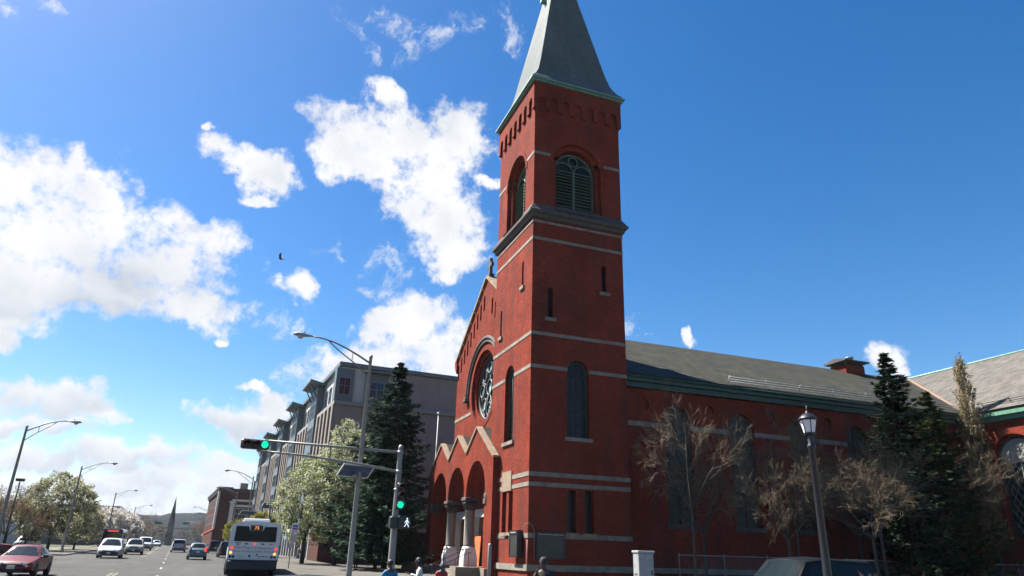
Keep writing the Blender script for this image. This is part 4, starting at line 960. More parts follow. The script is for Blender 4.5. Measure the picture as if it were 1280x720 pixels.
for u, v, z, lb in ((-4.6, 205, 5.6, 'far green street name plate hung over the left lanes'), (2.2, 250, 7.0, 'far green street name plate hung over the right lanes')):
    t = thing('overhead_sign', lb, 'sign', W(u, v, G(v)), STREET)
    MB().bbox((0, 0, z), (.9, .03, .28), .01).build('sign_plate', mat('sign green', (.02, .22, .12), .5), t)
    MB().tube([(-7 if u < 0 else 7, 0, 0), (-7 if u < 0 else 7, 0, z+.6)], .08, 6).tube([(-7 if u < 0 else 7, 0, z+.4), (0, .05, z+.4)], .04, 6).build('mast', GALV, t)

# ---------------------------------------------------------------- vehicles
PAINTS = {}
def paint(name, c, metal=.25): return mat('car paint '+name, c, .38, metal=metal, spec=.35, coat=.15, noise=.04, nscale=2)
PROF = {  # fraction of length from the nose, height of the top line
 'sedan': dict(L=4.6, Wd=1.74, top=[(0, .60), (.015, .68), (.10, .80), (.28, .93), (.44, 1.36), (.52, 1.43), (.66, 1.38), (.83, 1.02), (.97, .97), (1, .80)], cowl=.28, rf=.44, rr=.66, deck=.83, belt=.90, wr=.68, bp=.55, rad=.31),
 'hatch': dict(L=4.2, Wd=1.74, top=[(0, .62), (.02, .72), (.12, .86), (.26, .98), (.42, 1.48), (.55, 1.55), (.84, 1.48), (.95, 1.02), (.99, .92), (1, .75)], cowl=.26, rf=.42, rr=.84, deck=.95, belt=.95, wr=.70, bp=.58, rad=.31),
 'minivan': dict(L=4.9, Wd=1.95, top=[(0, .64), (.02, .76), (.12, .92), (.22, 1.06), (.40, 1.68), (.55, 1.76), (.92, 1.70), (.975, 1.05), (.99, .95), (1, .75)], cowl=.22, rf=.40, rr=.92, deck=.975, belt=1.05, wr=.76, bp=.55, rad=.34),
 'suv': dict(L=4.7, Wd=1.86, top=[(0, .72), (.02, .90), (.10, .98), (.27, 1.06), (.40, 1.66), (.55, 1.73), (.92, 1.68), (.97, 1.10), (.99, .95), (1, .78)], cowl=.27, rf=.40, rr=.92, deck=.97, belt=1.05, wr=.76, bp=.57, rad=.36),
 'van': dict(L=5.0, Wd=1.95, top=[(0, .8), (.02, .95), (.08, 1.05), (.16, 1.14), (.30, 1.85), (.4, 1.95), (.96, 1.92), (.985, 1.1), (.995, .95), (1, .8)], cowl=.16, rf=.30, rr=.96, deck=.985, belt=1.12, wr=.86, bp=.45, rad=.34)}
def lerp_prof(pts, f):
    for (a, za), (b, zb) in zip(pts, pts[1:]):
        if f <= b: return za+(zb-za)*(f-a)/(b-a)
    return pts[-1][1]
def car(kind, label, cat, u, v, heading, pnt, lit=False, plate_front=True, group='cars and vans out on the avenue', dz=0.0, name=None, turn=None):
    P = PROF[kind]; L_, Wd = P['L'], P['Wd']; t = thing(name or {'sedan': 'sedan', 'hatch': 'hatchback_car', 'minivan': 'minivan', 'suv': 'suv', 'van': 'van'}[kind], label, cat, W(u, v, G(v)+dz), STREET+R(heading), group)
    glass = mat('tinted car glass', (.008, .014, .016), .2, spec=.12) if pnt.name.startswith('black') else CARGLASS
    # follow the slope of the street
    fr = sorted(set([p[0] for p in P['top']]+[P['cowl'], P['rf'], P['rr'], P['deck'], .05, .2, .35, .48, .6, .75, .9, P['bp']]))
    def ring(f):
        y = L_/2-f*L_; zt = lerp_prof(P['top'], f); w = Wd/2
        e = min(f, 1-f); w *= 1-.20*max(0, 1-e/.09)**2
        belt = min(P['belt']+.05*(f-.3), zt-.035)
        cab = max(0, min(1, (zt-P['belt'])/(max(z for _, z in P['top'])-P['belt'])))
        wr = w*(.93*(1-cab)+P['wr']*cab)
        zb = .21+.10*max(0, 1-e/.05)
        pts = [(w*.80, zb), (w*.97, zb+.10), (w, zb+.30), (w*.985, belt-.04), (w*.96, belt), (wr, zt-.055*(1 if cab > .3 else .5)), (wr*.86, zt-.012), (0, zt+.012)]
        return [Vector((x, y, z)) for x, z in pts]+[Vector((-x, y, z)) for x, z in pts[-2::-1]]
    R_ = [ring(f) for f in fr]; k = 15; b = MB()
    b.add([p for r_ in R_ for p in r_], [(i*k+j, i*k+j+1, (i+1)*k+j+1, (i+1)*k+j) for i in range(len(fr)-1) for j in range(k-1)]+[(i*k+k-1, i*k, (i+1)*k, (i+1)*k+k-1) for i in range(len(fr)-1)]+[tuple(range(k)), tuple(range((len(fr)-1)*k, len(fr)*k))], smooth=True)
    body = b.build('body', pnt, t)
    md = body.data
    for pl in md.polygons: pl.use_smooth = True
    try: md.set_sharp_from_angle(angle=R(38))
    except Exception: pass
    def panel(name, grid, mt, off, par=t, thick=True):
        # grid: rows of points on the body surface, lifted off it
        n, m_ = len(grid), len(grid[0]); nr = (grid[-1][0]-grid[0][0]).cross(grid[0][-1]-grid[0][0]).normalized()
        ctr = sum((p for row in grid for p in row), Vector())/(n*m_)
        if nr.dot(ctr-Vector((0, ctr.y*.6, .7))) < 0: nr = -nr
        vs = [p+nr*off for row in grid for p in row]
        vs2 = [p-nr*.01 for row in grid for p in row]; N_ = n*m_
        fs = [(i*m_+j, i*m_+j+1, (i+1)*m_+j+1, (i+1)*m_+j) for i in range(n-1) for j in range(m_-1)]
        bd = [(0, j) for j in range(m_)]+[(i, m_-1) for i in range(1, n)]+[(n-1, j) for j in range(m_-2, -1, -1)]+[(i, 0) for i in range(n-2, 0, -1)]
        ix = [i*m_+j for i, j in bd]; fs += [(ix[q], ix[(q+1) % len(ix)], N_+ix[(q+1) % len(ix)], N_+ix[q]) for q in range(len(ix))]
        return MB().add(vs+vs2, fs, smooth=False).build(name, mt, par)
    def screen(f0, f1, a, bb, name):
        rows = []
        for s_ in (a, (a+bb)/2, bb):
            r0, r1 = ring(f0), ring(f1); row = []
            for q in (-.90, -.5, 0, .5, .90):
                def pt(r_):
                    x = q*r_[5].x; z = r_[5].z+(r_[7].z-r_[5].z)*(1-q*q); return Vector((x, r_[5].y, z))
                row.append(pt(r0).lerp(pt(r1), s_))
            rows.append(row)
        return panel(name, rows, glass, .012)
    screen(P['cowl'], P['rf'], .06, .95, 'windscreen'); screen(P['rr'], P['deck'], .06, .80 if kind != 'sedan' else .92, 'rear_window')
    for sd in (1, -1):
        for f0, f1 in ((P['cowl']+(P['rf']-P['cowl'])*.45, P['bp']-.008), (P['bp']+.012, P['rr']-.01 if kind != 'sedan' else P['rr']+.06)):
            rows = [[], [], ]
            fs = [f0+(f1-f0)*i/5 for i in range(6)]
            for f_ in fs:
                r_ = ring(f_); a, c = r_[4].lerp(r_[5], .10), r_[4].lerp(r_[5], .90)
                for row, p in zip(rows, (a, c)): row.append(Vector((p.x*sd, p.y, p.z)))
            panel('side_window', rows, glass, .010)
        # door seams and handles
        for f0 in (P['bp'],):
            r_ = ring(f0-.06); MB().bbox((sd*(r_[3].x+.012), r_[3].y, r_[3].z-.07), (.012, .09, .014), .004).build('door_handle', pnt, t)
        r_ = ring(P['cowl']+.05); MB().bbox((sd*(r_[3].x+.13), r_[3].y-.02, r_[3].z+.08), (.10, .05, .07), .02).tube([(sd*(r_[3].x-.06), r_[3].y, r_[3].z+.05), (sd*(r_[3].x+.12), r_[3].y, r_[3].z+.06)], .025, 6).build('mirror', PLASTIC if kind != 'van' else pnt, t)
        for f0 in (.185, .80):
            y = L_/2-f0*L_; rd = P['rad']; x0 = sd*(Wd/2-.19); ax = lambda a, bb, h, y=y, x0=x0, sd=sd, rd=rd: (x0+sd*h, y+a, rd+bb)
            wl = MB().lathe([(rd*.62, 0), (rd*.96, 0), (rd, .03), (rd, .17), (rd*.95, .20), (rd*.64, .205), (rd*.62, .17)], 20, axis=ax).build('wheel', RUBBER, t)
            rm = MB().lathe([(rd*.63, .12), (rd*.62, .185), (rd*.52, .15), (rd*.14, .19), (0.0, .19)], 14, axis=ax); rm.build('rim', GALV, wl)
            MB().lathe([(rd*1.17, -.02), (rd*1.17, .191), (.02, .191)], 20, axis=lambda a, bb, h, y=y, sd=sd, rd=rd, x0=x0: (x0+sd*(h+.003), y+a, max(.2, rd+bb))).build('wheel_arch', PLASTIC, t)
        # lamps
        zf = lerp_prof(P['top'], .02); r0, r1 = ring(.004), ring(.055)
        hl = [[Vector((sd*x, y, z)) for x, y, z in row] for row in (((r0[2].x*.98, r0[2].y+.012-.0, zf-.19), (r0[2].x*.50, r0[2].y+.012, zf-.17)), ((r1[2].x*1.0, r1[2].y+.0, zf-.02), (r0[2].x*.50, r0[2].y-.0, zf-.03)))]
        panel('headlight', hl, HEADL, .02)
        zr = lerp_prof(P['top'], .99); tall = kind != 'sedan'; r0 = ring(.997)
        if tall: MB().bbox((sd*r0[2].x*.94, r0[2].y+.04, zr+.02), (.09, .07, .20), .02).build('tail_light', TAILON if lit and sd > 0 else TAILR, t)
        else: MB().bbox((sd*r0[2].x*.78, r0[2].y+.02, zr-.02), (.2, .05, .08), .02).build('tail_light', TAILON if lit and sd > 0 else TAILR, t)
    # bumpers, grille, plates
    r0 = ring(.002)
    MB().bbox((0, L_/2+.0, .44), (Wd*.40, .06, .10), .04).build('bumper', pnt if kind in ('sedan', 'hatch') else PLASTIC, t); MB().bbox((0, -L_/2-.0, .46), (Wd*.40, .06, .11), .04).build('bumper', pnt if kind in ('sedan', 'hatch') else PLASTIC, t)
    zf = lerp_prof(P['top'], .015); gr = MB().bbox((0, L_/2+.005, zf-.12), (Wd*.24, .02, .055), .015).bbox((0, L_/2+.05, .30), (Wd*.3, .02, .05), .015); gr.build('grille', PLASTIC, t)
    if plate_front: MB().bbox((0, L_/2+.07, .46), (.16, .01, .08), .004).build('licence_plate', PLATE, t)
    MB().bbox((0, -L_/2-.045 if kind == 'sedan' else -L_/2-.03, .72 if kind != 'sedan' else .62), (.16, .012, .08), .004).build('licence_plate', PLATE, t)
    return t
car('sedan', 'dark red sedan turning at the left corner with its headlamps towards us', 'car', -6.55, 43.2, 180-3, paint('maroon', (.125, .009, .016), 0), group='cars at the left corner')
car('sedan', 'bright red sedan seen from the side at the left edge behind the maroon one', 'car', -15.5, 79, 96, paint('red', (.12, .008, .008), 0), group='cars at the left corner')
car('minivan', 'white minivan coming towards us in the oncoming lane, nearest of the oncoming vehicles', 'van', -5.35, 79.5, 180, paint('white', (.42, .43, .46), 0))
car('suv', 'silver car coming towards us just behind the white minivan', 'car', -4.15, 97, 180, paint('silver', (.30, .30, .285), .3))
car('van', 'white van coming towards us behind the silver car', 'van', -4.2, 130, 180, paint('off white', (.40, .41, .44), 0))
car('sedan', 'pale sedan far off in the oncoming lane behind the white van', 'car', -4.6, 158, 180, paint('pale silver', (.5, .52, .53), .4))
car('hatch', 'tiny pale hatchback far off in the oncoming lane', 'car', -3.9, 195, 180, paint('pale blue', (.42, .48, .52), .4))
car('sedan', 'tiny grey sedan far off, last of the oncoming row', 'car', -4.2, 225, 180, paint('grey', (.3, .32, .34), .4))
car('minivan', 'white van driving away ahead in the middle of the road', 'van', .62, 118, 0, paint('white', (.42, .43, .46), 0))
car('hatch', 'light blue hatchback driving away with one glowing brake lamp', 'car', 2.2, 80.5, 0, paint('light blue', (.10, .15, .19), .2), lit=True)
car('suv', 'dark maroon suv parked at the right kerb in front of the light blue hatchback', 'car', 5.5, 118, 0, paint('dark maroon', (.03, .008, .01)))
car('suv', 'black suv parked at the kerb beyond the bus', 'car', 5.6, 92, 0, paint('black', (.02, .02, .024)))
car('sedan', 'dark car whose roof just shows at the bottom edge behind the bus', 'car', 2.12, 13.0, 0, paint('navy', (.012, .016, .03)))
car('suv', 'large dark suv seen from the side parked below the lantern post', 'car', 16.9, 16.6, 92, mat('black car paint', (.006, .007, .010), .6, spec=.08), group='cars on the cross street').scale = (1.06, 1.10, 1.145)
for i, (u, v, c, lb) in enumerate([(-20, 104, (.5, .5, .5), 'silver car parked in the lot behind the bright red sedan'), (-15.8, 103, (.6, .6, .6), 'white car parked in the lot left of the leaning lamp post'), (-24, 108, (.30, .42, .45), 'blue green car parked farther left in the lot')]):
    car('suv' if i == 1 else 'sedan', lb, 'car', u, v, 200-25*i, paint('lot %s' % 'abc'[i], c, .3), group='cars in the parking lot', dz=.01)

BUSW = mat('bus white paint', (.64, .64, .66), .35, coat=.4, noise=.04, nscale=1.5)
def bus_rear():
    t = thing('city_bus', 'white city bus seen from behind with a dark rear window and lit tail lamps', 'bus', W(4.45, 50.0, G(50)), STREET+R(-3.2))
    w = 1.27; H = 2.88; y0 = -6.0; L_ = 12.0
    prof = [(-w, .86), (-w, 2.35), (-w+.06, 2.66), (-w+.28, H-.06), (0, H), (w-.28, H-.06), (w-.06, 2.66), (w, 2.35), (w, .86)]
    MB().prism(prof, lambda p, q, d: (p, d, q), y0, y0+L_).build('body', BUSW, t)
    MB().box(-w+.01, w-.01, y0-.10, y0+L_-.05, .32, .87).bbox((0, y0-.12, .58), (w-.05, .12, .26), .06).build('skirt', mat('dark blue skirt', (.005, .006, .014), .5), t)
    # rear window with the notch for the route number
    poly = [(-1.06, 1.80), (1.06, 1.80), (1.04, 2.60), (.42, 2.60), (.32, 2.36), (-.32, 2.36), (-.42, 2.60), (-1.04, 2.60)]
    MB().prism(poly, lambda p, q, d: (p, d, q), y0-.02, y0+.02).build('rear_window', mat('dark bus glass', (.006, .007, .012), .25, spec=.2), t)
    db = MB().box(-.31, .31, y0-.03, y0+.02, 2.37, 2.66).build('route_display', PLASTIC, t)
    o = link('lettering', text_mesh('73', .24, LED), db); o.location = (0, y0-.036, 2.515); o.rotation_euler = (PI/2, 0, 0)
    ADV = mat('maroon lettering', (.20, .012, .03), .6); NV = mat('navy lettering', (.02, .03, .12), .6)
    for s_, z, sz in (('Great Things are Happening in', 1.49, .168), ("Essex County's Public Schools", 1.30, .168)):
        o = link('lettering', text_mesh(s_, sz, ADV), t); o.location = (0, y0-.004, z); o.rotation_euler = (PI/2, 0, 0)
    o = link('lettering', text_mesh('6447', .12, NV), t); o.location = (.84, y0-.004, 1.68); o.rotation_euler = (PI/2, 0, 0)
    em = MB()
    for a, b in (((-.78, 1.74), (-.94, 1.74)), ((-.94, 1.74), (-.86, 1.60)), ((-.78, 1.74), (-.86, 1.60)), ((-.70, 1.74), (-.78, 1.60)), ((-.78, 1.60), (-.86, 1.60)), ((-.70, 1.74), (-.78, 1.74))): em.tube([(a[0], y0-.006, a[1]), (b[0], y0-.006, b[1])], .012, 4)
    em.build('emblem', NV, t)
    for x, z, mt, r_ in ((-1.10, 1.48, TAILON, .075), (1.10, 1.44, TAILON, .075), (-1.13, 1.22, AMBERON, .075), (1.08, 1.18, AMBERON, .075), (0, 1.70, TAILON, .065)):
        MB().lathe([(0, -.03), (r_*.8, -.02), (r_, .0), (r_, .02)], 14, axis=lambda a, b, h, x=x, z=z: (x+a, y0+h, z+b)).build('tail_light', mt, t)
    for x in (-1.14, -.98, .94, 1.1): MB().lathe([(0, -.03), (.06, -.02), (.075, .0), (.075, .02)], 12, axis=lambda a, b, h, x=x: (x+a, y0+h, 1.02+b)).build('reflector', PLASTIC, t)
    for x in (-.42, .42): MB().box(x-.08, x+.08, y0-.015, y0, 1.65, 1.72).build('vent', PLASTIC, t)
    MB().box(-.80, -.42, y0-.02, y0, .98, 1.13).build('licence_plate', PLATE, t)
    MB().lathe([(0, -.02), (.06, -.01), (.06, .01)], 10, axis=lambda a, b, h: (-.18+a, y0+h, 1.06+b)).build('fuel_cap', PLASTIC, t)
    for x, cc in ((.32, ADV), (.52, NV), (.70, ADV)): MB().box(x-.07, x+.07, y0-.006, y0, 1.02, 1.07).build('sticker', cc, t)
    for x, z in ((.18, 1.14),): MB().box(x-.04, x+.04, y0-.006, y0, z-.05, z+.05).build('sticker', ADV, t)
    for sd in (-1, 1):
        for i in range(5): MB().box(min(sd*w, sd*(w+.012)), max(sd*w, sd*(w+.012)), y0+.9+i*2.1, y0+2.85+i*2.1, 1.5, 2.4).build('side_window', CARGLASS, t)
        for y in (y0+2.6, y0+9.2):
            MB().lathe([(.3, 0), (.47, .01), (.49, .05), (.49, .24), (.45, .27), (.2, .22), (0, .22)], 20, axis=lambda a, b, h, y=y, sd=sd: (sd*(w-.25+h), y+a, .49+b)).build('wheel', RUBBER, t)
        MB().box(min(sd*(w-.04), sd*(w-.0)), max(sd*(w-.04), sd*w), y0-.02, y0, 1.0, 2.6).build('corner_trim', BUSW, t)
    MB().bbox((0, y0+3, H+.08), (.7, 1.3, .12), .05).build('roof_unit', BUSW, t)
    return t
bus_rear().scale = (1.06, 1.0, 1.02)
def bus_front():
    t = thing('city_bus', 'dark fronted city bus coming towards us at the left kerb behind the white minivan', 'bus', W(-8.1, 117, G(117)), STREET)
    w = 1.27; H = 2.95; y0 = -.0
    prof = [(-w, .35), (-w, 2.5), (-w+.1, 2.8), (-w+.3, H), (w-.3, H), (w-.1, 2.8), (w, 2.5), (w, .35)]
    MB().prism(prof, lambda p, q, d: (p, d, q), 0, 12).build('body', BUSW, t)
    MB().box(-w+.06, w-.06, -.03, .02, 1.0, 2.35).build('windscreen', CARGLASS, t); MB().box(-w+.1, w-.1, -.05, .02, 2.36, 2.78).build('destination_box', PLASTIC, t)
    MB().box(-.7, .7, -.06, -.05, 2.5, 2.68).build('destination_sign', LEDRED, t)
    MB().box(-w+.02, w-.02, -.08, .02, .36, .98).build('front_panel', mat('dark bus front', (.03, .03, .035), .4), t)
    for sd in (-1, 1):
        MB().lathe([(0, -.03), (.10, -.02), (.12, .0)], 12, axis=lambda a, b, h, sd=sd: (sd*1.0+a, -.08+h, .82+b)).build('headlight', HEADL, t)
        MB().tube([(sd*w, .1, 2.3), (sd*(w+.25), -.2, 2.2)], .025, 6).bbox((sd*(w+.27), -.22, 1.95), (.1, .05, .2), .03).build('mirror', PLASTIC, t)
        for i in range(5): MB().box(min(sd*w, sd*(w+.012)), max(sd*w, sd*(w+.012)), .9+i*2.1, 2.85+i*2.1, 1.4, 2.4).build('side_window', CARGLASS, t)
        for y in (2.6, 9.2): MB().lathe([(.3, 0), (.47, .01), (.49, .05), (.49, .24), (.45, .27), (0, .22)], 18, axis=lambda a, b, h, y=y, sd=sd: (sd*(w-.25+h), y+a, .49+b)).build('wheel', RUBBER, t)
bus_front()
# ---------------------------------------------------------------- people
def skin_mesh(name, V, E_, Rr, m, sub=1, root=0):
    me = bpy.data.meshes.new(name); me.from_pydata([tuple(v) for v in V], E_, []); o = bpy.data.objects.new(name, me); col.objects.link(o)
    md = o.modifiers.new('skin', 'SKIN'); md.branch_smoothing = .6; md.use_smooth_shade = True
    for i, r_ in enumerate(Rr): me.skin_vertices[0].data[i].radius = r_ if isinstance(r_, tuple) else (r_, r_); me.skin_vertices[0].data[i].use_root = (i == root)
    sb = o.modifiers.new('sub', 'SUBSURF'); sb.levels = sub; sb.render_levels = sub
    dg = bpy.context.evaluated_depsgraph_get(); r_ = bpy.data.meshes.new_from_object(o.evaluated_get(dg)); r_.name = name; r_.materials.clear(); r_.materials.append(m)
    bpy.data.objects.remove(o); return r_
def person(label, loc, rz, h=1.72, shirt=(.1, .1, .1), pants=DENIM, hairlen=0, cap=None, arms=None, legs=None, lean=0.0, skin=SKIN, sleeves='short', bottom=0.0):
    # y is forwards; joints in metres for a 1.75 m figure
    t = thing('person', label, 'person', loc, rz); s = h/1.75
    J = dict(pelvis=(0, 0, .94), waist=(0, .01, 1.08), chest=(0, .0, 1.30), upper=(0, -.01, 1.42), neck=(0, .01, 1.50), jaw=(0, .03, 1.57), head=(0, .02, 1.65), crown=(0, .015, 1.725))
    for sd, k in ((-1, 'L'), (1, 'R')):
        a = (arms or {}).get(k, [(.24, -.02, 1.14), (.25, .10, .92)]); g = (legs or {}).get(k, [(.10, .02, .50), (.10, -.02, .09)])
        J['sh'+k] = (sd*.18, -.01, 1.41); J['el'+k] = (sd*a[0][0], a[0][1], a[0][2]); J['wr'+k] = (sd*a[1][0], a[1][1], a[1][2])
        J['hip'+k] = (sd*.095, 0, .90); J['kn'+k] = (sd*g[0][0], g[0][1], g[0][2]); J['an'+k] = (sd*g[1][0], g[1][1], g[1][2]); J['to'+k] = (sd*(g[1][0]+.02), g[1][1]+.15, g[1][2]-.05)
    def T(p):
        p = Vector(p)
        if p.z > .94 and lean: q = Matrix.Rotation(-lean, 3, 'X') @ (p-Vector((0, 0, .94))); p = q+Vector((0, 0, .94))
        return p*s
    P = {k: T(p) for k, p in J.items()}
    V, E_, Rr, ix = [], [], [], {}
    def add(k, r_, par=None, p=None):
        ix[k] = len(V); V.append(P[k] if p is None else p); Rr.append(r_ if not isinstance(r_, tuple) else tuple(x*s for x in r_)); Rr[-1] = Rr[-1] if isinstance(r_, tuple) else r_*s
        if par: E_.append((ix[par], ix[k]))
    add('pelvis', (.155, .11)); add('waist', (.135, .095), 'pelvis'); add('chest', (.16, .11), 'waist'); add('upper', (.13, .085), 'chest'); add('neck', .055, 'upper'); add('jaw', (.066, .075), 'neck'); add('head', (.080, .098), 'jaw'); add('crown', (.055, .065), 'head')
    for k in 'LR':
        add('sh'+k, .062, 'upper'); add('el'+k, .043, 'sh'+k); add('wr'+k, .028, 'el'+k)
        d = (P['wr'+k]-P['el'+k]).normalized(); sdv = Vector((1 if k == 'R' else -1, 0, 0)); fwv = d.cross(sdv).normalized(); sdv = fwv.cross(d).normalized()
        palm = P['wr'+k]+d*.075*s; add('pa'+k, (.036, .018), 'wr'+k, palm)
        for i, ln in enumerate((.068, .078, .072, .056)):
            o = sdv*(.027-.018*i)*s; b = palm+d*.028*s+o
            add('f%s%da' % (k, i), .0095, 'pa'+k, b); add('f%s%db' % (k, i), .0085, 'f%s%da' % (k, i), b+d*ln*.55*s+fwv*.008*s); add('f%s%dc' % (k, i), .007, 'f%s%db' % (k, i), b+d*ln*.85*s+fwv*.032*s)
        th = P['wr'+k]+d*.03*s+fwv*.025*s+sdv*.02*s; add('t%sa' % k, .012, 'wr'+k, th); add('t%sb' % k, .009, 't%sa' % k, th+d*.05*s+fwv*.03*s)
        add('hip'+k, .085, 'pelvis'); add('kn'+k, .056, 'hip'+k); add('an'+k, .038, 'kn'+k); add('to'+k, .036, 'an'+k)
    body = link('body', skin_mesh('body', V, E_, Rr, skin), t)
    # clothing follows the body
    def sub(keys, edges, rad, name, m):
        vv = [P[k] if isinstance(k, str) else k for k in keys]; link(name, skin_mesh(name, vv, edges, [tuple(x*s for x in r_) if isinstance(r_, tuple) else r_*s for r_ in rad], m), t)
    MT = mat('cloth %d %d %d' % tuple(int(c*1000) for c in shirt), shirt, .9, noise=.15, nscale=7)
    en = 1.0 if sleeves == 'long' else .62
    kk = ['pelvis', 'waist', 'chest', 'upper', 'shL', P['shL'].lerp(P['elL'], .6), 'shR', P['shR'].lerp(P['elR'], .6)]
    ee = [(0, 1), (1, 2), (2, 3), (3, 4), (4, 5), (3, 6), (6, 7)]; rr = [(.175, .13), (.16, .12), (.18, .13), (.14, .095), .078, .068, .078, .068]
    if sleeves == 'long':
        kk += ['elL', P['elL'].lerp(P['wrL'], .92), 'elR', P['elR'].lerp(P['wrR'], .92)]; ee += [(5, 8), (8, 9), (7, 10), (10, 11)]; rr += [.058, .045, .058, .045]
    sub(kk, ee, rr, 'shirt', MT)
    sub(['pelvis', 'hipL', 'knL', P['knL'].lerp(P['anL'], .93), 'hipR', 'knR', P['knR'].lerp(P['anR'], .93)], [(0, 1), (1, 2), (2, 3), (0, 4), (4, 5), (5, 6)], [(.165, .12), .10, .072, .058, .10, .072, .058], 'trousers', pants)
    for k in 'LR':
        d = P['to'+k]-P['an'+k]; MB().bbox(P['an'+k]+Vector((0, .05*s, -.045*s)), (.048*s, .135*s, .045*s), .025*s).build('shoe', SHOE, t)
    # hair or cap, face
    c = P['head']; up_ = (P['crown']-P['head']).normalized(); hb = MB()
    pr = [(.0, .108), (.05, .100), (.085, .070), (.100, .03), (.103, -.01), (.098, -.04), (.085, -.05)]
    if hairlen: pr += [(.092, -.10), (.098, -.10-hairlen*.5), (.07, -.10-hairlen)]
    q = Vector((0, 0, 1)).rotation_difference(up_); hb.lathe([(a*s, b*s) for a, b in pr][::-1], 16, axis=lambda a, b, hh: c+q @ Vector((a*.88, b*1.05-.022*s, hh+.008*s)))
    hb.build('cap' if cap else 'hair', cap or HAIR, t)
    f = MB(); f.lathe([(.0, .0), (.013*s, -.012*s), (.016*s, -.03*s), (.0, -.036*s)], 6, axis=lambda a, b, hh: c+q @ Vector((a, .100*s+b*.8, hh+.004*s))); f.build('nose', skin, t)
    for sx in (-1, 1): MB().lathe([(0, .010*s), (.010*s, 0), (0, -.010*s)], 6, axis=lambda a, b, hh, sx=sx: c+q @ Vector((sx*.034*s+a, .090*s+b, hh+.012*s))).build('eye', PLASTIC, t)
    MB().bbox(c+q @ Vector((0, .094*s, -.045*s)), (.022*s, .01*s, .006*s), .003*s).build('mouth', mat('lip', (.16, .05, .045), .5), t)
    for sx in (-1, 1): MB().bbox(c+q @ Vector((sx*.088*s, 0, -.005*s)), (.012*s, .02*s, .03*s), .008*s).build('ear', skin, t)
    return t
DKSKIN = mat('dark skin', (.085, .045, .03), .5)
person('person in a black T-shirt and dark cap raising a hand before the shaded notice board', place(8.22, 16.0, 0), STREET+R(125), 1.80, (.016, .017, .022), DARKCLOTH, cap=mat('black cap', (.015, .015, .018), .8), skin=DKSKIN,
       arms={'R': [(.27, .16, 1.20), (.07, .22, 1.47)], 'L': [(.30, .02, 1.15), (.24, .20, 1.05)]}, legs={'L': [(.11, .12, .5), (.11, .02, .12)], 'R': [(.10, -.02, .5), (.10, -.24, .10)]}, lean=R(10))
person('person in a bright blue T-shirt seen from behind beside the signal pole', place(5.65, 20.5, 0), STREET+R(18), 1.57, (.012, .20, .40), DARKCLOTH, skin=DKSKIN, arms={'L': [(.29, .06, 1.16), (.26, .22, 1.0)], 'R': [(.26, .02, 1.14), (.2, .2, 1.02)]}, lean=R(6))
person('person in a white hooded top holding a hand up near the church steps', place(7.0, 22.0, 0), STREET+R(78), 1.62, (.70, .69, .68), DENIM, hairlen=.12, skin=SKIN, sleeves='long',
       arms={'L': [(.24, .10, 1.17), (.16, .34, 1.28)], 'R': [(.24, .06, 1.15), (.2, .3, 1.16)]}, lean=R(7))
person('person in a red top with a knit cap sitting low by the stair rail', place(8.37, 24.0, 0), STREET+R(170), 1.42, (.48, .035, .03), DARKCLOTH, cap=mat('grey knit cap', (.12, .12, .15), .9), skin=DKSKIN)
person('person in dark clothes walking on the pavement just right of the bus', place(9.3, 76.0), STREET+R(190), 1.76, (.025, .03, .045), DARKCLOTH, sleeves='long', legs={'L': [(.1, .14, .5), (.1, .1, .09)], 'R': [(.1, -.04, .5), (.1, -.25, .12)]})
person('person in a beige jacket bending by the shop window under the pear tree', place(12.0, 78.3), STREET+R(70), 1.62, (.42, .36, .28), DARKCLOTH, sleeves='long', lean=R(48), arms={'L': [(.22, .28, 1.1), (.2, .42, .95)], 'R': [(.22, .28, 1.1), (.2, .42, .95)]})
person('person with dark hair and a pale pink top on the pavement under the spruce', place(12.55, 55.5), STREET+R(200), 1.56, (.62, .42, .46), DARKCLOTH, hairlen=.2, sleeves='long', skin=DKSKIN)

def bird():
    t = thing('bird', 'small dark bird flying in the open sky left of the steeple', 'bird', W(4.24, 60, 25.3+G(60)), STREET+R(60))
    D = mat('dark feathers', (.035, .033, .035), .8)
    V = [(0, -.18, .0), (0, -.05, .0), (0, .08, .02), (0, .17, .05), (0, .22, .05)]
    link('body', skin_mesh('body', V, [(0, 1), (1, 2), (2, 3), (3, 4)], [.035, .075, .07, .04, .012], D, 2, 1), t)
    for sd in (-1, 1):
        w = MB(); sec = [(0.03, -.08, .12, .02), (.2, -.10, .12, .14), (.36, -.16, .05, .26), (.5, -.22, -.1, .34)]; vs = []
        for x, a, b, z in sec: vs += [(sd*x, a, z), (sd*x, b, z+.008), (sd*x, (a+b)/2, z+.022), (sd*x, (a+b)/2, z-.006)]
        fs = []
        for i in range(3): fs += [(4*i+p, 4*i+q, 4*i+4+q, 4*i+4+p) for p, q in ((0, 2), (2, 1), (1, 3), (3, 0))]
        w.add(vs, fs+[(0, 2, 1, 3), (12, 14, 13, 15)]).build('wing', D, t)
    MB().add([(-.03, -.15, 0), (.03, -.15, 0), (.07, -.36, -.01), (-.07, -.36, -.01), (-.03, -.15, .02), (.03, -.15, .02), (.07, -.36, .005), (-.07, -.36, .005)], [(0, 1, 2, 3), (7, 6, 5, 4), (0, 4, 5, 1), (1, 5, 6, 2), (2, 6, 7, 3), (3, 7, 4, 0)]).build('tail', D, t)
bird()

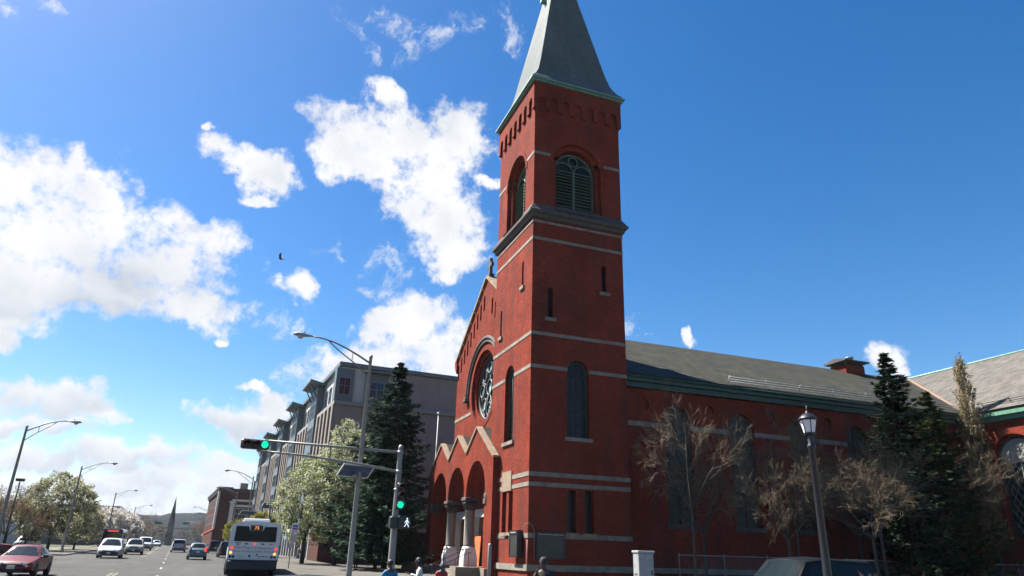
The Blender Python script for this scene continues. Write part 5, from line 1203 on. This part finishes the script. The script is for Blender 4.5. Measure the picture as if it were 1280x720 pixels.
# ---------------------------------------------------------------- trees
def leaf(mb, c, l, w, rnd, m=0, up=0.0):
    a = Vector((rnd.gauss(0, 1), rnd.gauss(0, 1), rnd.gauss(0, 1)+up)).normalized(); b = a.orthogonal().normalized(); b = Matrix.Rotation(rnd.random()*6.28, 3, a) @ b
    mb.add([c-a*l, c+b*w, c+a*l, c-b*w], [(0, 1, 2, 3)], m)
def branchy(rnd, base, d, ln, rad, depth, out, spread=.6, up=.12, tips=None, nseg=3, kids=(2, 4), shrink=.68, droop=0.0):
    pts = [Vector(base)]; dr = Vector(d).normalized(); rr = [rad]
    for i in range(nseg):
        dr = (dr+Vector((rnd.gauss(0, .14), rnd.gauss(0, .14), rnd.gauss(0, .10)+up*.3-droop*.3))).normalized()
        pts.append(pts[-1]+dr*ln/nseg); rr.append(rad*(1-.5*(i+1)/nseg))
    out.append((pts, rr, depth))
    if depth == 0:
        if tips is not None: tips.append(pts[-1])
        return
    for i in range(rnd.randint(*kids)+1):
        f = rnd.uniform(.35, 1.0) if i else 1.0
        k = min(nseg-1, int(f*nseg)); p = pts[k].lerp(pts[k+1], f*nseg-k) if f < 1 else pts[-1]
        ax = Vector((rnd.gauss(0, 1), rnd.gauss(0, 1), rnd.gauss(0, 1))).normalized(); ax = (ax-dr*ax.dot(dr)).normalized()
        nd = (dr*math.cos(spread)+ax*math.sin(spread)*rnd.uniform(.6, 1.2)+Vector((0, 0, up-droop))).normalized()
        branchy(rnd, p, nd, ln*shrink*rnd.uniform(.75, 1.15), max(.0085, rr[k]*.62), depth-1, out, spread, up, tips, max(2, nseg-1), kids, shrink, droop)
def tubes(mb, out, n_of, m_of=lambda d: 0):
    for pts, rr, dp in out: mb.tube(pts, rr, n_of(dp), m_of(dp), cap=False)
BLOSSOM = leafy('pear blossom', (.34, .36, .24), (.60, .60, .46), .45); NEWLEAF = leafy('fresh pale green leaf', (.17, .21, .05), (.30, .34, .10), .4)
def blossom_mesh(seed, H, zc, Rx, n_cl, per, lsize, mats, mixf, shape):
    rnd = random.Random(seed); tr = MB(); out = []; tips = []
    tr.tube([(0, 0, -.3), (.02, .02, zc*.6), (.0, .03, zc)], [.2, .17, .15], 8)
    for i in range(7):
        a = i*2*PI/7+rnd.uniform(-.3, .3); branchy(rnd, (0, 0, zc*(.8+.05*i)), (math.cos(a)*.55, math.sin(a)*.55, 1), H*.33, .075, 2, out, .5, .2, tips, 3, (2, 3), .6)
    tubes(tr, out, lambda d: 5 if d > 1 else 3)
    cr = MB()
    for k in range(n_cl):
        z = rnd.betavariate(1.35, 1.5); a = rnd.uniform(0, 2*PI); rr = shape(z)*Rx*(.35+.68*math.sqrt(rnd.random())); c = Vector((rr*math.cos(a), rr*math.sin(a), zc*.82+(H-zc*.82)*z)); cs = rnd.uniform(.28, .62)*(.6+.4*Rx/3)
        for q in range(int(per*rnd.uniform(.6, 1.2))):
            o = Vector((rnd.gauss(0, 1), rnd.gauss(0, 1), rnd.gauss(0, .8))).normalized()*cs*(rnd.random()**.4)
            leaf(cr, c+o, lsize*rnd.uniform(.7, 1.3), lsize*rnd.uniform(.45, .75), rnd, 0 if rnd.random() < mixf else 1)
    return tr.mesh('trunk', BARK), cr.mesh('crown', mats, fix=False)
def tree_from(ms, name, label, loc, rz=0, sc=1.0, group=None):
    t = thing(name, label, 'tree', loc, rz, group); link('trunk', ms[0], t); link('crown', ms[1], t, kind='stuff'); t.scale = (sc, sc, sc) if not isinstance(sc, tuple) else sc; return t
oval = lambda z: math.sin(min(1, (z+.10)/1.1)**.8*PI)**.62
pear = blossom_mesh(3, 10.6, 2.4, 3.0, 300, 70, .090, [BLOSSOM, NEWLEAF], .66, oval)
pear2 = blossom_mesh(4, 9.4, 2.3, 2.9, 260, 70, .090, [BLOSSOM, NEWLEAF], .58, oval)
tree_from(pear, 'pear_tree', 'tall white blossoming pear tree left of the spruce on the right pavement', place(13.0, 66.0), 0, (1.08, 1.08, 1.19), 'blossoming pear trees on the right pavement')
tree_from(pear2, 'pear_tree', 'lower white blossoming pear tree overlapping the apartment facade at its left', place(10.7, 69.0), 1.2, (1.08, 1.08, 1.0), 'blossoming pear trees on the right pavement')
YEL = leafy('yellow green spring leaf', (.20, .20, .035), (.34, .30, .06), .4)
small = blossom_mesh(8, 5.2, 1.9, 1.7, 90, 46, .12, [YEL, NEWLEAF], .75, oval)
for i, (u, v, s_, lb) in enumerate([(9.2, 92, 1.0, 'yellow green street tree just behind the right corner of the bus'), (9.4, 104, .95, 'yellow green street tree behind the middle of the bus roof'), (9.3, 120, .95, 'yellow green street tree under the farther solar panel'), (9.2, 140, 1.0, 'yellow green street tree in front of the dark corner block')]):
    tree_from(small, 'street_tree', lb, place(u, v), i*1.3, s_, 'young yellow green street trees behind the bus')
LBL = leafy('olive white blossom', (.33, .32, .20), (.52, .50, .38), .5); OLV = leafy('olive leaf', (.15, .17, .06), (.22, .23, .10), .5)
wide = lambda z: math.sin(min(1, (z+.16)/1.16)*PI)**.5
big = blossom_mesh(12, 8.6, 1.7, 4.1, 340, 70, .11, [LBL, OLV], .62, wide)
tree_from(big, 'blossom_tree', 'large olive and white blossoming tree behind the leaning lamp post at the left', place(-13.4, 101, .02), .3, 1.02, 'blossoming trees along the left side')
tree_from(big, 'blossom_tree', 'lower blossoming tree to the right of the large one, above the oncoming bus', place(-11.9, 112), 2.0, .70, 'blossoming trees along the left side')
CHB = leafy('cherry blossom', (.52, .49, .46), (.74, .70, .66), .5)
cher = blossom_mesh(15, 7.0, 1.6, 4.1, 300, 60, .14, [CHB, LBL], .85, wide)
for i, (u, v, s_, lb) in enumerate([(-11.6, 152, .95, 'white cherry tree left of its row behind the oncoming bus'), (-11.4, 172, 1.0, 'white cherry tree in the middle of its row'), (-11.6, 196, 1.0, 'white cherry tree at the far right of its row')]):
    tree_from(cher, 'cherry_tree', lb, place(u, v), i*1.7, s_, 'white cherry trees along the left kerb')
RUST = leafy('reddish bud', (.17, .11, .07), (.25, .17, .11), .3)
def bare_mesh(seed, H, depth, rad, lean=(0, 0), spread=.62, up=.10, buds=0, m=TWIG, sh=.70, tr_m=BARK, kids=(2, 3), z0=.25, limbs=4, droop=0.0, first=.42):
    rnd = random.Random(seed); out = []; tips = []; tr = MB(); tw = MB()
    p = [Vector((0, 0, -.3)), Vector((lean[0]*.4, lean[1]*.4, H*z0*.6)), Vector((lean[0], lean[1], H*z0))]; tr.tube(p, [rad*1.15, rad, rad*.85], 8)
    for i in range(limbs):
        a = 2*PI*i/limbs+rnd.uniform(-.4, .4); branchy(rnd, p[-1], (math.cos(a)*.75, math.sin(a)*.75, .8), H*first*rnd.uniform(.8, 1.15), rad*.55, depth, out, spread, up, tips, 4, kids, sh, droop)
    for pts, rr, dp in out: (tr if dp >= depth-1 else tw).tube(pts, rr, 5 if dp >= depth-1 else 3, 0, cap=False)
    if buds:
        for q in tips:
            for k in range(buds): leaf(tw, q+Vector((rnd.gauss(0, .18), rnd.gauss(0, .18), rnd.gauss(0, .18))), .07, .04, rnd, 1)
    return tr.mesh('trunk', tr_m), tw.mesh('crown', [m, RUST], fix=False)
lbare = bare_mesh(21, 6.0, 4, .16, m=mat('brown twigs', (.14, .10, .075), .9), buds=7, spread=.7)
for i, (u, v, s_, lb) in enumerate([(-17.2, 98, 1.0, 'reddish budding tree left of the large blossoming tree'), (-20.4, 104, .9, 'bare brown tree by the box light in the parking lot'), (-15.0, 96.5, .72, 'small bare tree in front of the large blossoming tree')]):
    tree_from(lbare, 'budding_tree', lb, W(u, v, G(v)+.02), i*2.1, s_, 'bare and budding trees of the parking lot')
fbare = bare_mesh(24, 8.5, 3, .2, m=mat('far brown twigs', (.13, .11, .085), .9), buds=16, spread=.6)
for i, (u, v, s_, lb) in enumerate([(9.4, 190, .9, 'brown budding tree at the right kerb beyond the dark corner block'), (8.6, 255, 1.0, 'far brown budding tree at the right kerb'), (9.2, 320, 1.05, 'faint far budding tree near the end of the right kerb'), (-11.4, 232, 1.1, 'dark budding tree past the white cherry row'), (-11.2, 285, 1.1, 'far budding tree on the left kerb by the spire'), (-10.8, 345, 1.1, 'farthest budding tree on the left kerb')]):
    tree_from(fbare, 'budding_tree', lb, place(u, v), i*1.1, s_, 'brown budding trees at the far end of the avenue')

far_spots = [(14, 360), (26, 400), (11, 420), (-16, 400), (-24, 350), (-12, 440), (20, 470), (34, 440), (-34, 460), (8, 520), (-8, 560), (28, 540)]
for i, (u, v) in enumerate(far_spots):
    tree_from(fbare, 'budding_tree', 'brown budding tree in the hazy belt of trees before the hill', W(u, v, G(v)), i*.9, 1.15+.25*(i % 3), 'hazy belt of brown trees before the hill')
def woods():
    rnd = random.Random(77); mb = MB()
    for k in range(420):
        v = rnd.uniform(620, 930); u = rnd.uniform(-330, 330); h = rnd.uniform(8, 15); r_ = h*.36
        for q in range(26):
            p = Vector((rnd.gauss(0, 1), rnd.gauss(0, 1), rnd.gauss(0, 1))).normalized()*r_*rnd.random()**.4
            leaf(mb, W(u, v, G(v)+h*.62)+p, rnd.uniform(.8, 1.6), rnd.uniform(.5, 1.0), rnd)
    mb.build('distant_woods', leafy('far woods', (.05, .048, .035), (.12, .105, .085), .2), kind='stuff', fix=False)
woods()
SPR = leafy('blue green spruce needle', (.022, .042, .030), (.062, .098, .064), .12); SPD = leafy('dark conifer needle', (.014, .026, .017), (.034, .052, .030), .1); CONL = leafy('green conifer needle', (.03, .05, .018), (.065, .085, .03), .15)
def spruce_mesh(seed, H, Rb, m, z0=.7, levels=30, nsp=30, asc=.0):
    rnd = random.Random(seed); tr = MB().tube([(0, 0, -.3), (0, 0, H*.5), (0, 0, H)], [.22*H/15, .13*H/15, .01], 7); cr = MB()
    for lv in range(levels):
        f = lv/(levels-1); z = z0+(H-z0)*f**.92; Rl = Rb*(1-f)**.74*(1+.18*math.sin(lv*2.4))*rnd.uniform(.80, 1.14)+.10; nb = int(13-6*f)
        for b in range(nb):
            a = 2*PI*b/nb+lv*.9+rnd.uniform(-.25, .25); L_ = Rl*rnd.uniform(.55, 1.20)*(1+.14*math.sin(a+seed))
            if rnd.random() < .14: continue
            dx, dy = math.cos(a), math.sin(a); pts = []
            for k in range(5):
                q = k/4; pts.append(Vector((dx*L_*q, dy*L_*q, z+L_*(-.34*math.sin(q*PI*.6)+.20*q*q+asc*q))))
            if lv % 2 == 0: tr.tube(pts, [.03, .025, .02, .012, .006], 3, cap=False)
            for q_ in range(int(nsp*(.25+.75*(L_/Rb)))):
                q = rnd.uniform(.18, 1.0)**.8; k = min(3, int(q*4)); p = pts[k].lerp(pts[k+1], q*4-k); w = .42*(1.15-q)*L_*.6+.12
                side = Vector((-dy, dx, 0))*rnd.uniform(-w, w); p = p+side+Vector((dx, dy, 0))*(-abs(side.length)*.25)+Vector((0, 0, -.05-abs(rnd.gauss(0, .11))))
                d = (Vector((dx, dy, -.28+asc))+Vector((-dy, dx, 0))*rnd.uniform(-.9, .9)+Vector((0, 0, rnd.gauss(0, .25)))).normalized(); sdv = d.cross(Vector((rnd.gauss(0, .4), rnd.gauss(0, .4), 1))).normalized(); l = rnd.uniform(.20, .38)*(.75+.25*H/15); ww = l*.30
                cr.add([p-d*l*.4, p+sdv*ww, p+d*l, p-sdv*ww], [(0, 1, 2, 3)])
    return tr.mesh('trunk', BARK), cr.mesh('crown', m, fix=False)
sp = spruce_mesh(31, 15.3, 5.1, SPR, 1.9, 40, 92)
tree_from(sp, 'spruce_tree', 'tall dark blue green spruce beside the church porch', place(16.4, 62.0), 0, 1.165)
sp2 = spruce_mesh(33, 9.6, 3.2, SPR, 1.5, 27, 72); tree_from(sp2, 'spruce_tree', 'shorter spruce in front of the tall one behind the signal pole', place(13.9, 55.0), 1, 1.1)
con = spruce_mesh(35, 15.4, 3.7, SPD, 1.2, 36, 70, .25); tree_from(con, 'conifer_tree', 'dark conifer whose top rises above the nave roof', Vector((40.3, 34.4, .1)), 0, 1.0)
con2 = spruce_mesh(37, 13.2, 3.2, CONL, 1.0, 32, 64, .45); tree_from(con2, 'conifer_tree', 'lower green conifer right of the dark one against the nave wall', Vector((44.4, 35.0, .1)), 0, 1.0)
def columnar():
    rnd = random.Random(41); tr = MB().tube([(0, 0, -.2), (0, 0, 9), (0, 0, 17.6)], [.16, .1, .01], 6); cr = MB(); lf = leafy('buff spring bud', (.24, .20, .11), (.36, .30, .17), .3)
    for i in range(520):
        z = rnd.uniform(3, 16.6); r_ = 1.02*math.sin(min(1, (17.6-z)/6.5)*PI/2)**.8; a = rnd.uniform(0, 2*PI); q = rnd.uniform(.4, 1)*r_; L_ = rnd.uniform(.6, 1.3)
        p0 = Vector((q*.55*math.cos(a), q*.55*math.sin(a), z)); p1 = Vector((q*math.cos(a), q*math.sin(a), z+L_)); cr.tube([p0, p1], [.014, .004], 3, 0, cap=False)
        for k in range(16): leaf(cr, p0.lerp(p1, rnd.random())+Vector((rnd.gauss(0, .06), rnd.gauss(0, .06), 0)), .085, .04, rnd, 1, 1.5)
    t = thing('columnar_tree', 'slender buff coloured columnar tree in the corner between the two roofs', 'tree', Vector((52.1, 37.7, .1)), 0); link('trunk', tr.mesh('trunk', BARK), t); link('crown', cr.mesh('crown', [TWIG, lf], fix=False), t, kind='stuff')
columnar()
# bare trees between the kerb and the church side
ba = bare_mesh(51, 10.4, 5, .115, spread=.66, up=.07, kids=(2, 3), sh=.66, limbs=6, z0=.40, first=.27, droop=.02)
bb_ = bare_mesh(52, 8.2, 5, .11, spread=.70, up=.06, kids=(2, 3), sh=.67, limbs=6, z0=.36, first=.30, droop=.03)
tree_from(ba, 'bare_tree', 'bare twiggy tree nearest the tower with its left twigs in the sun', Vector((22.3, 32.2, .12)), 0, (.68, .68, 1.0), 'bare trees along the church side')
tree_from(bb_, 'bare_tree', 'bare tree left of the lantern post with low sunlit twigs', Vector((25.9, 29.4, .12)), 1.0, (.74, .74, .92), 'bare trees along the church side')
tree_from(ba, 'bare_tree', 'bare tree behind the lantern post in front of the nave', Vector((30.6, 34.0, .12)), 2.2, (.8, .8, 1.0), 'bare trees along the church side')
tree_from(bb_, 'bare_tree', 'bare tree right of the lantern post below the dark conifer', Vector((37.4, 36.0, .12)), 3.0, (.8, .8, 1.1), 'bare trees along the church side')
tree_from(ba, 'bare_tree', 'bare tree farthest right, before the green conifer and transept', Vector((46.6, 36.4, .12)), 4.0, .95, 'bare trees along the church side')
tree_from(bb_, 'bare_tree', 'shaded bare tree close to the nave wall behind the bare tree nearest the tower', Vector((25.2, 35.4, .12)), 5.0, (.7, .7, 1.0), 'bare trees along the church side')
tree_from(ba, 'bare_tree', 'shaded bare tree between the lantern post and the dark conifer', Vector((34.0, 31.2, .12)), 2.9, (.75, .75, .85), 'bare trees along the church side')
tree_from(ba, 'bare_tree', 'low bare tree just right of the lantern post with sunlit twig tips', Vector((29.0, 27.1, .12)), 1.9, (.72, .72, .68), 'bare trees along the church side')
shr = bare_mesh(61, 1.5, 3, .03, spread=.5, up=.25, buds=0, m=mat('red brown twigs', (.08, .04, .03), .8), z0=.05, limbs=9, kids=(2, 3))
t = thing('shrub', 'red brown twiggy shrub at the bottom edge beside the lantern post', 'shrub', place(13.75, 11.0), STREET); link('stem', shr[0], t); link('twigs', shr[1], t, kind='stuff'); t.scale = (1.2, 1.0, 1.18)
# ---------------------------------------------------------------- haze over the far end of the street
HAZE = bpy.data.materials.new('haze'); HAZE.use_nodes = True; nt = HAZE.node_tree; nt.nodes.clear()
pv_ = nt.nodes.new('ShaderNodeVolumePrincipled'); pv_.inputs['Color'].default_value = (.74, .86, 1.0, 1); pv_.inputs['Density'].default_value = 0.00007
ho = nt.nodes.new('ShaderNodeOutputMaterial'); nt.links.new(pv_.outputs[0], ho.inputs['Volume'])
MB().box(-2900, 2900, -900, 2900, -1.2, 125).build('haze', HAZE, kind='stuff')
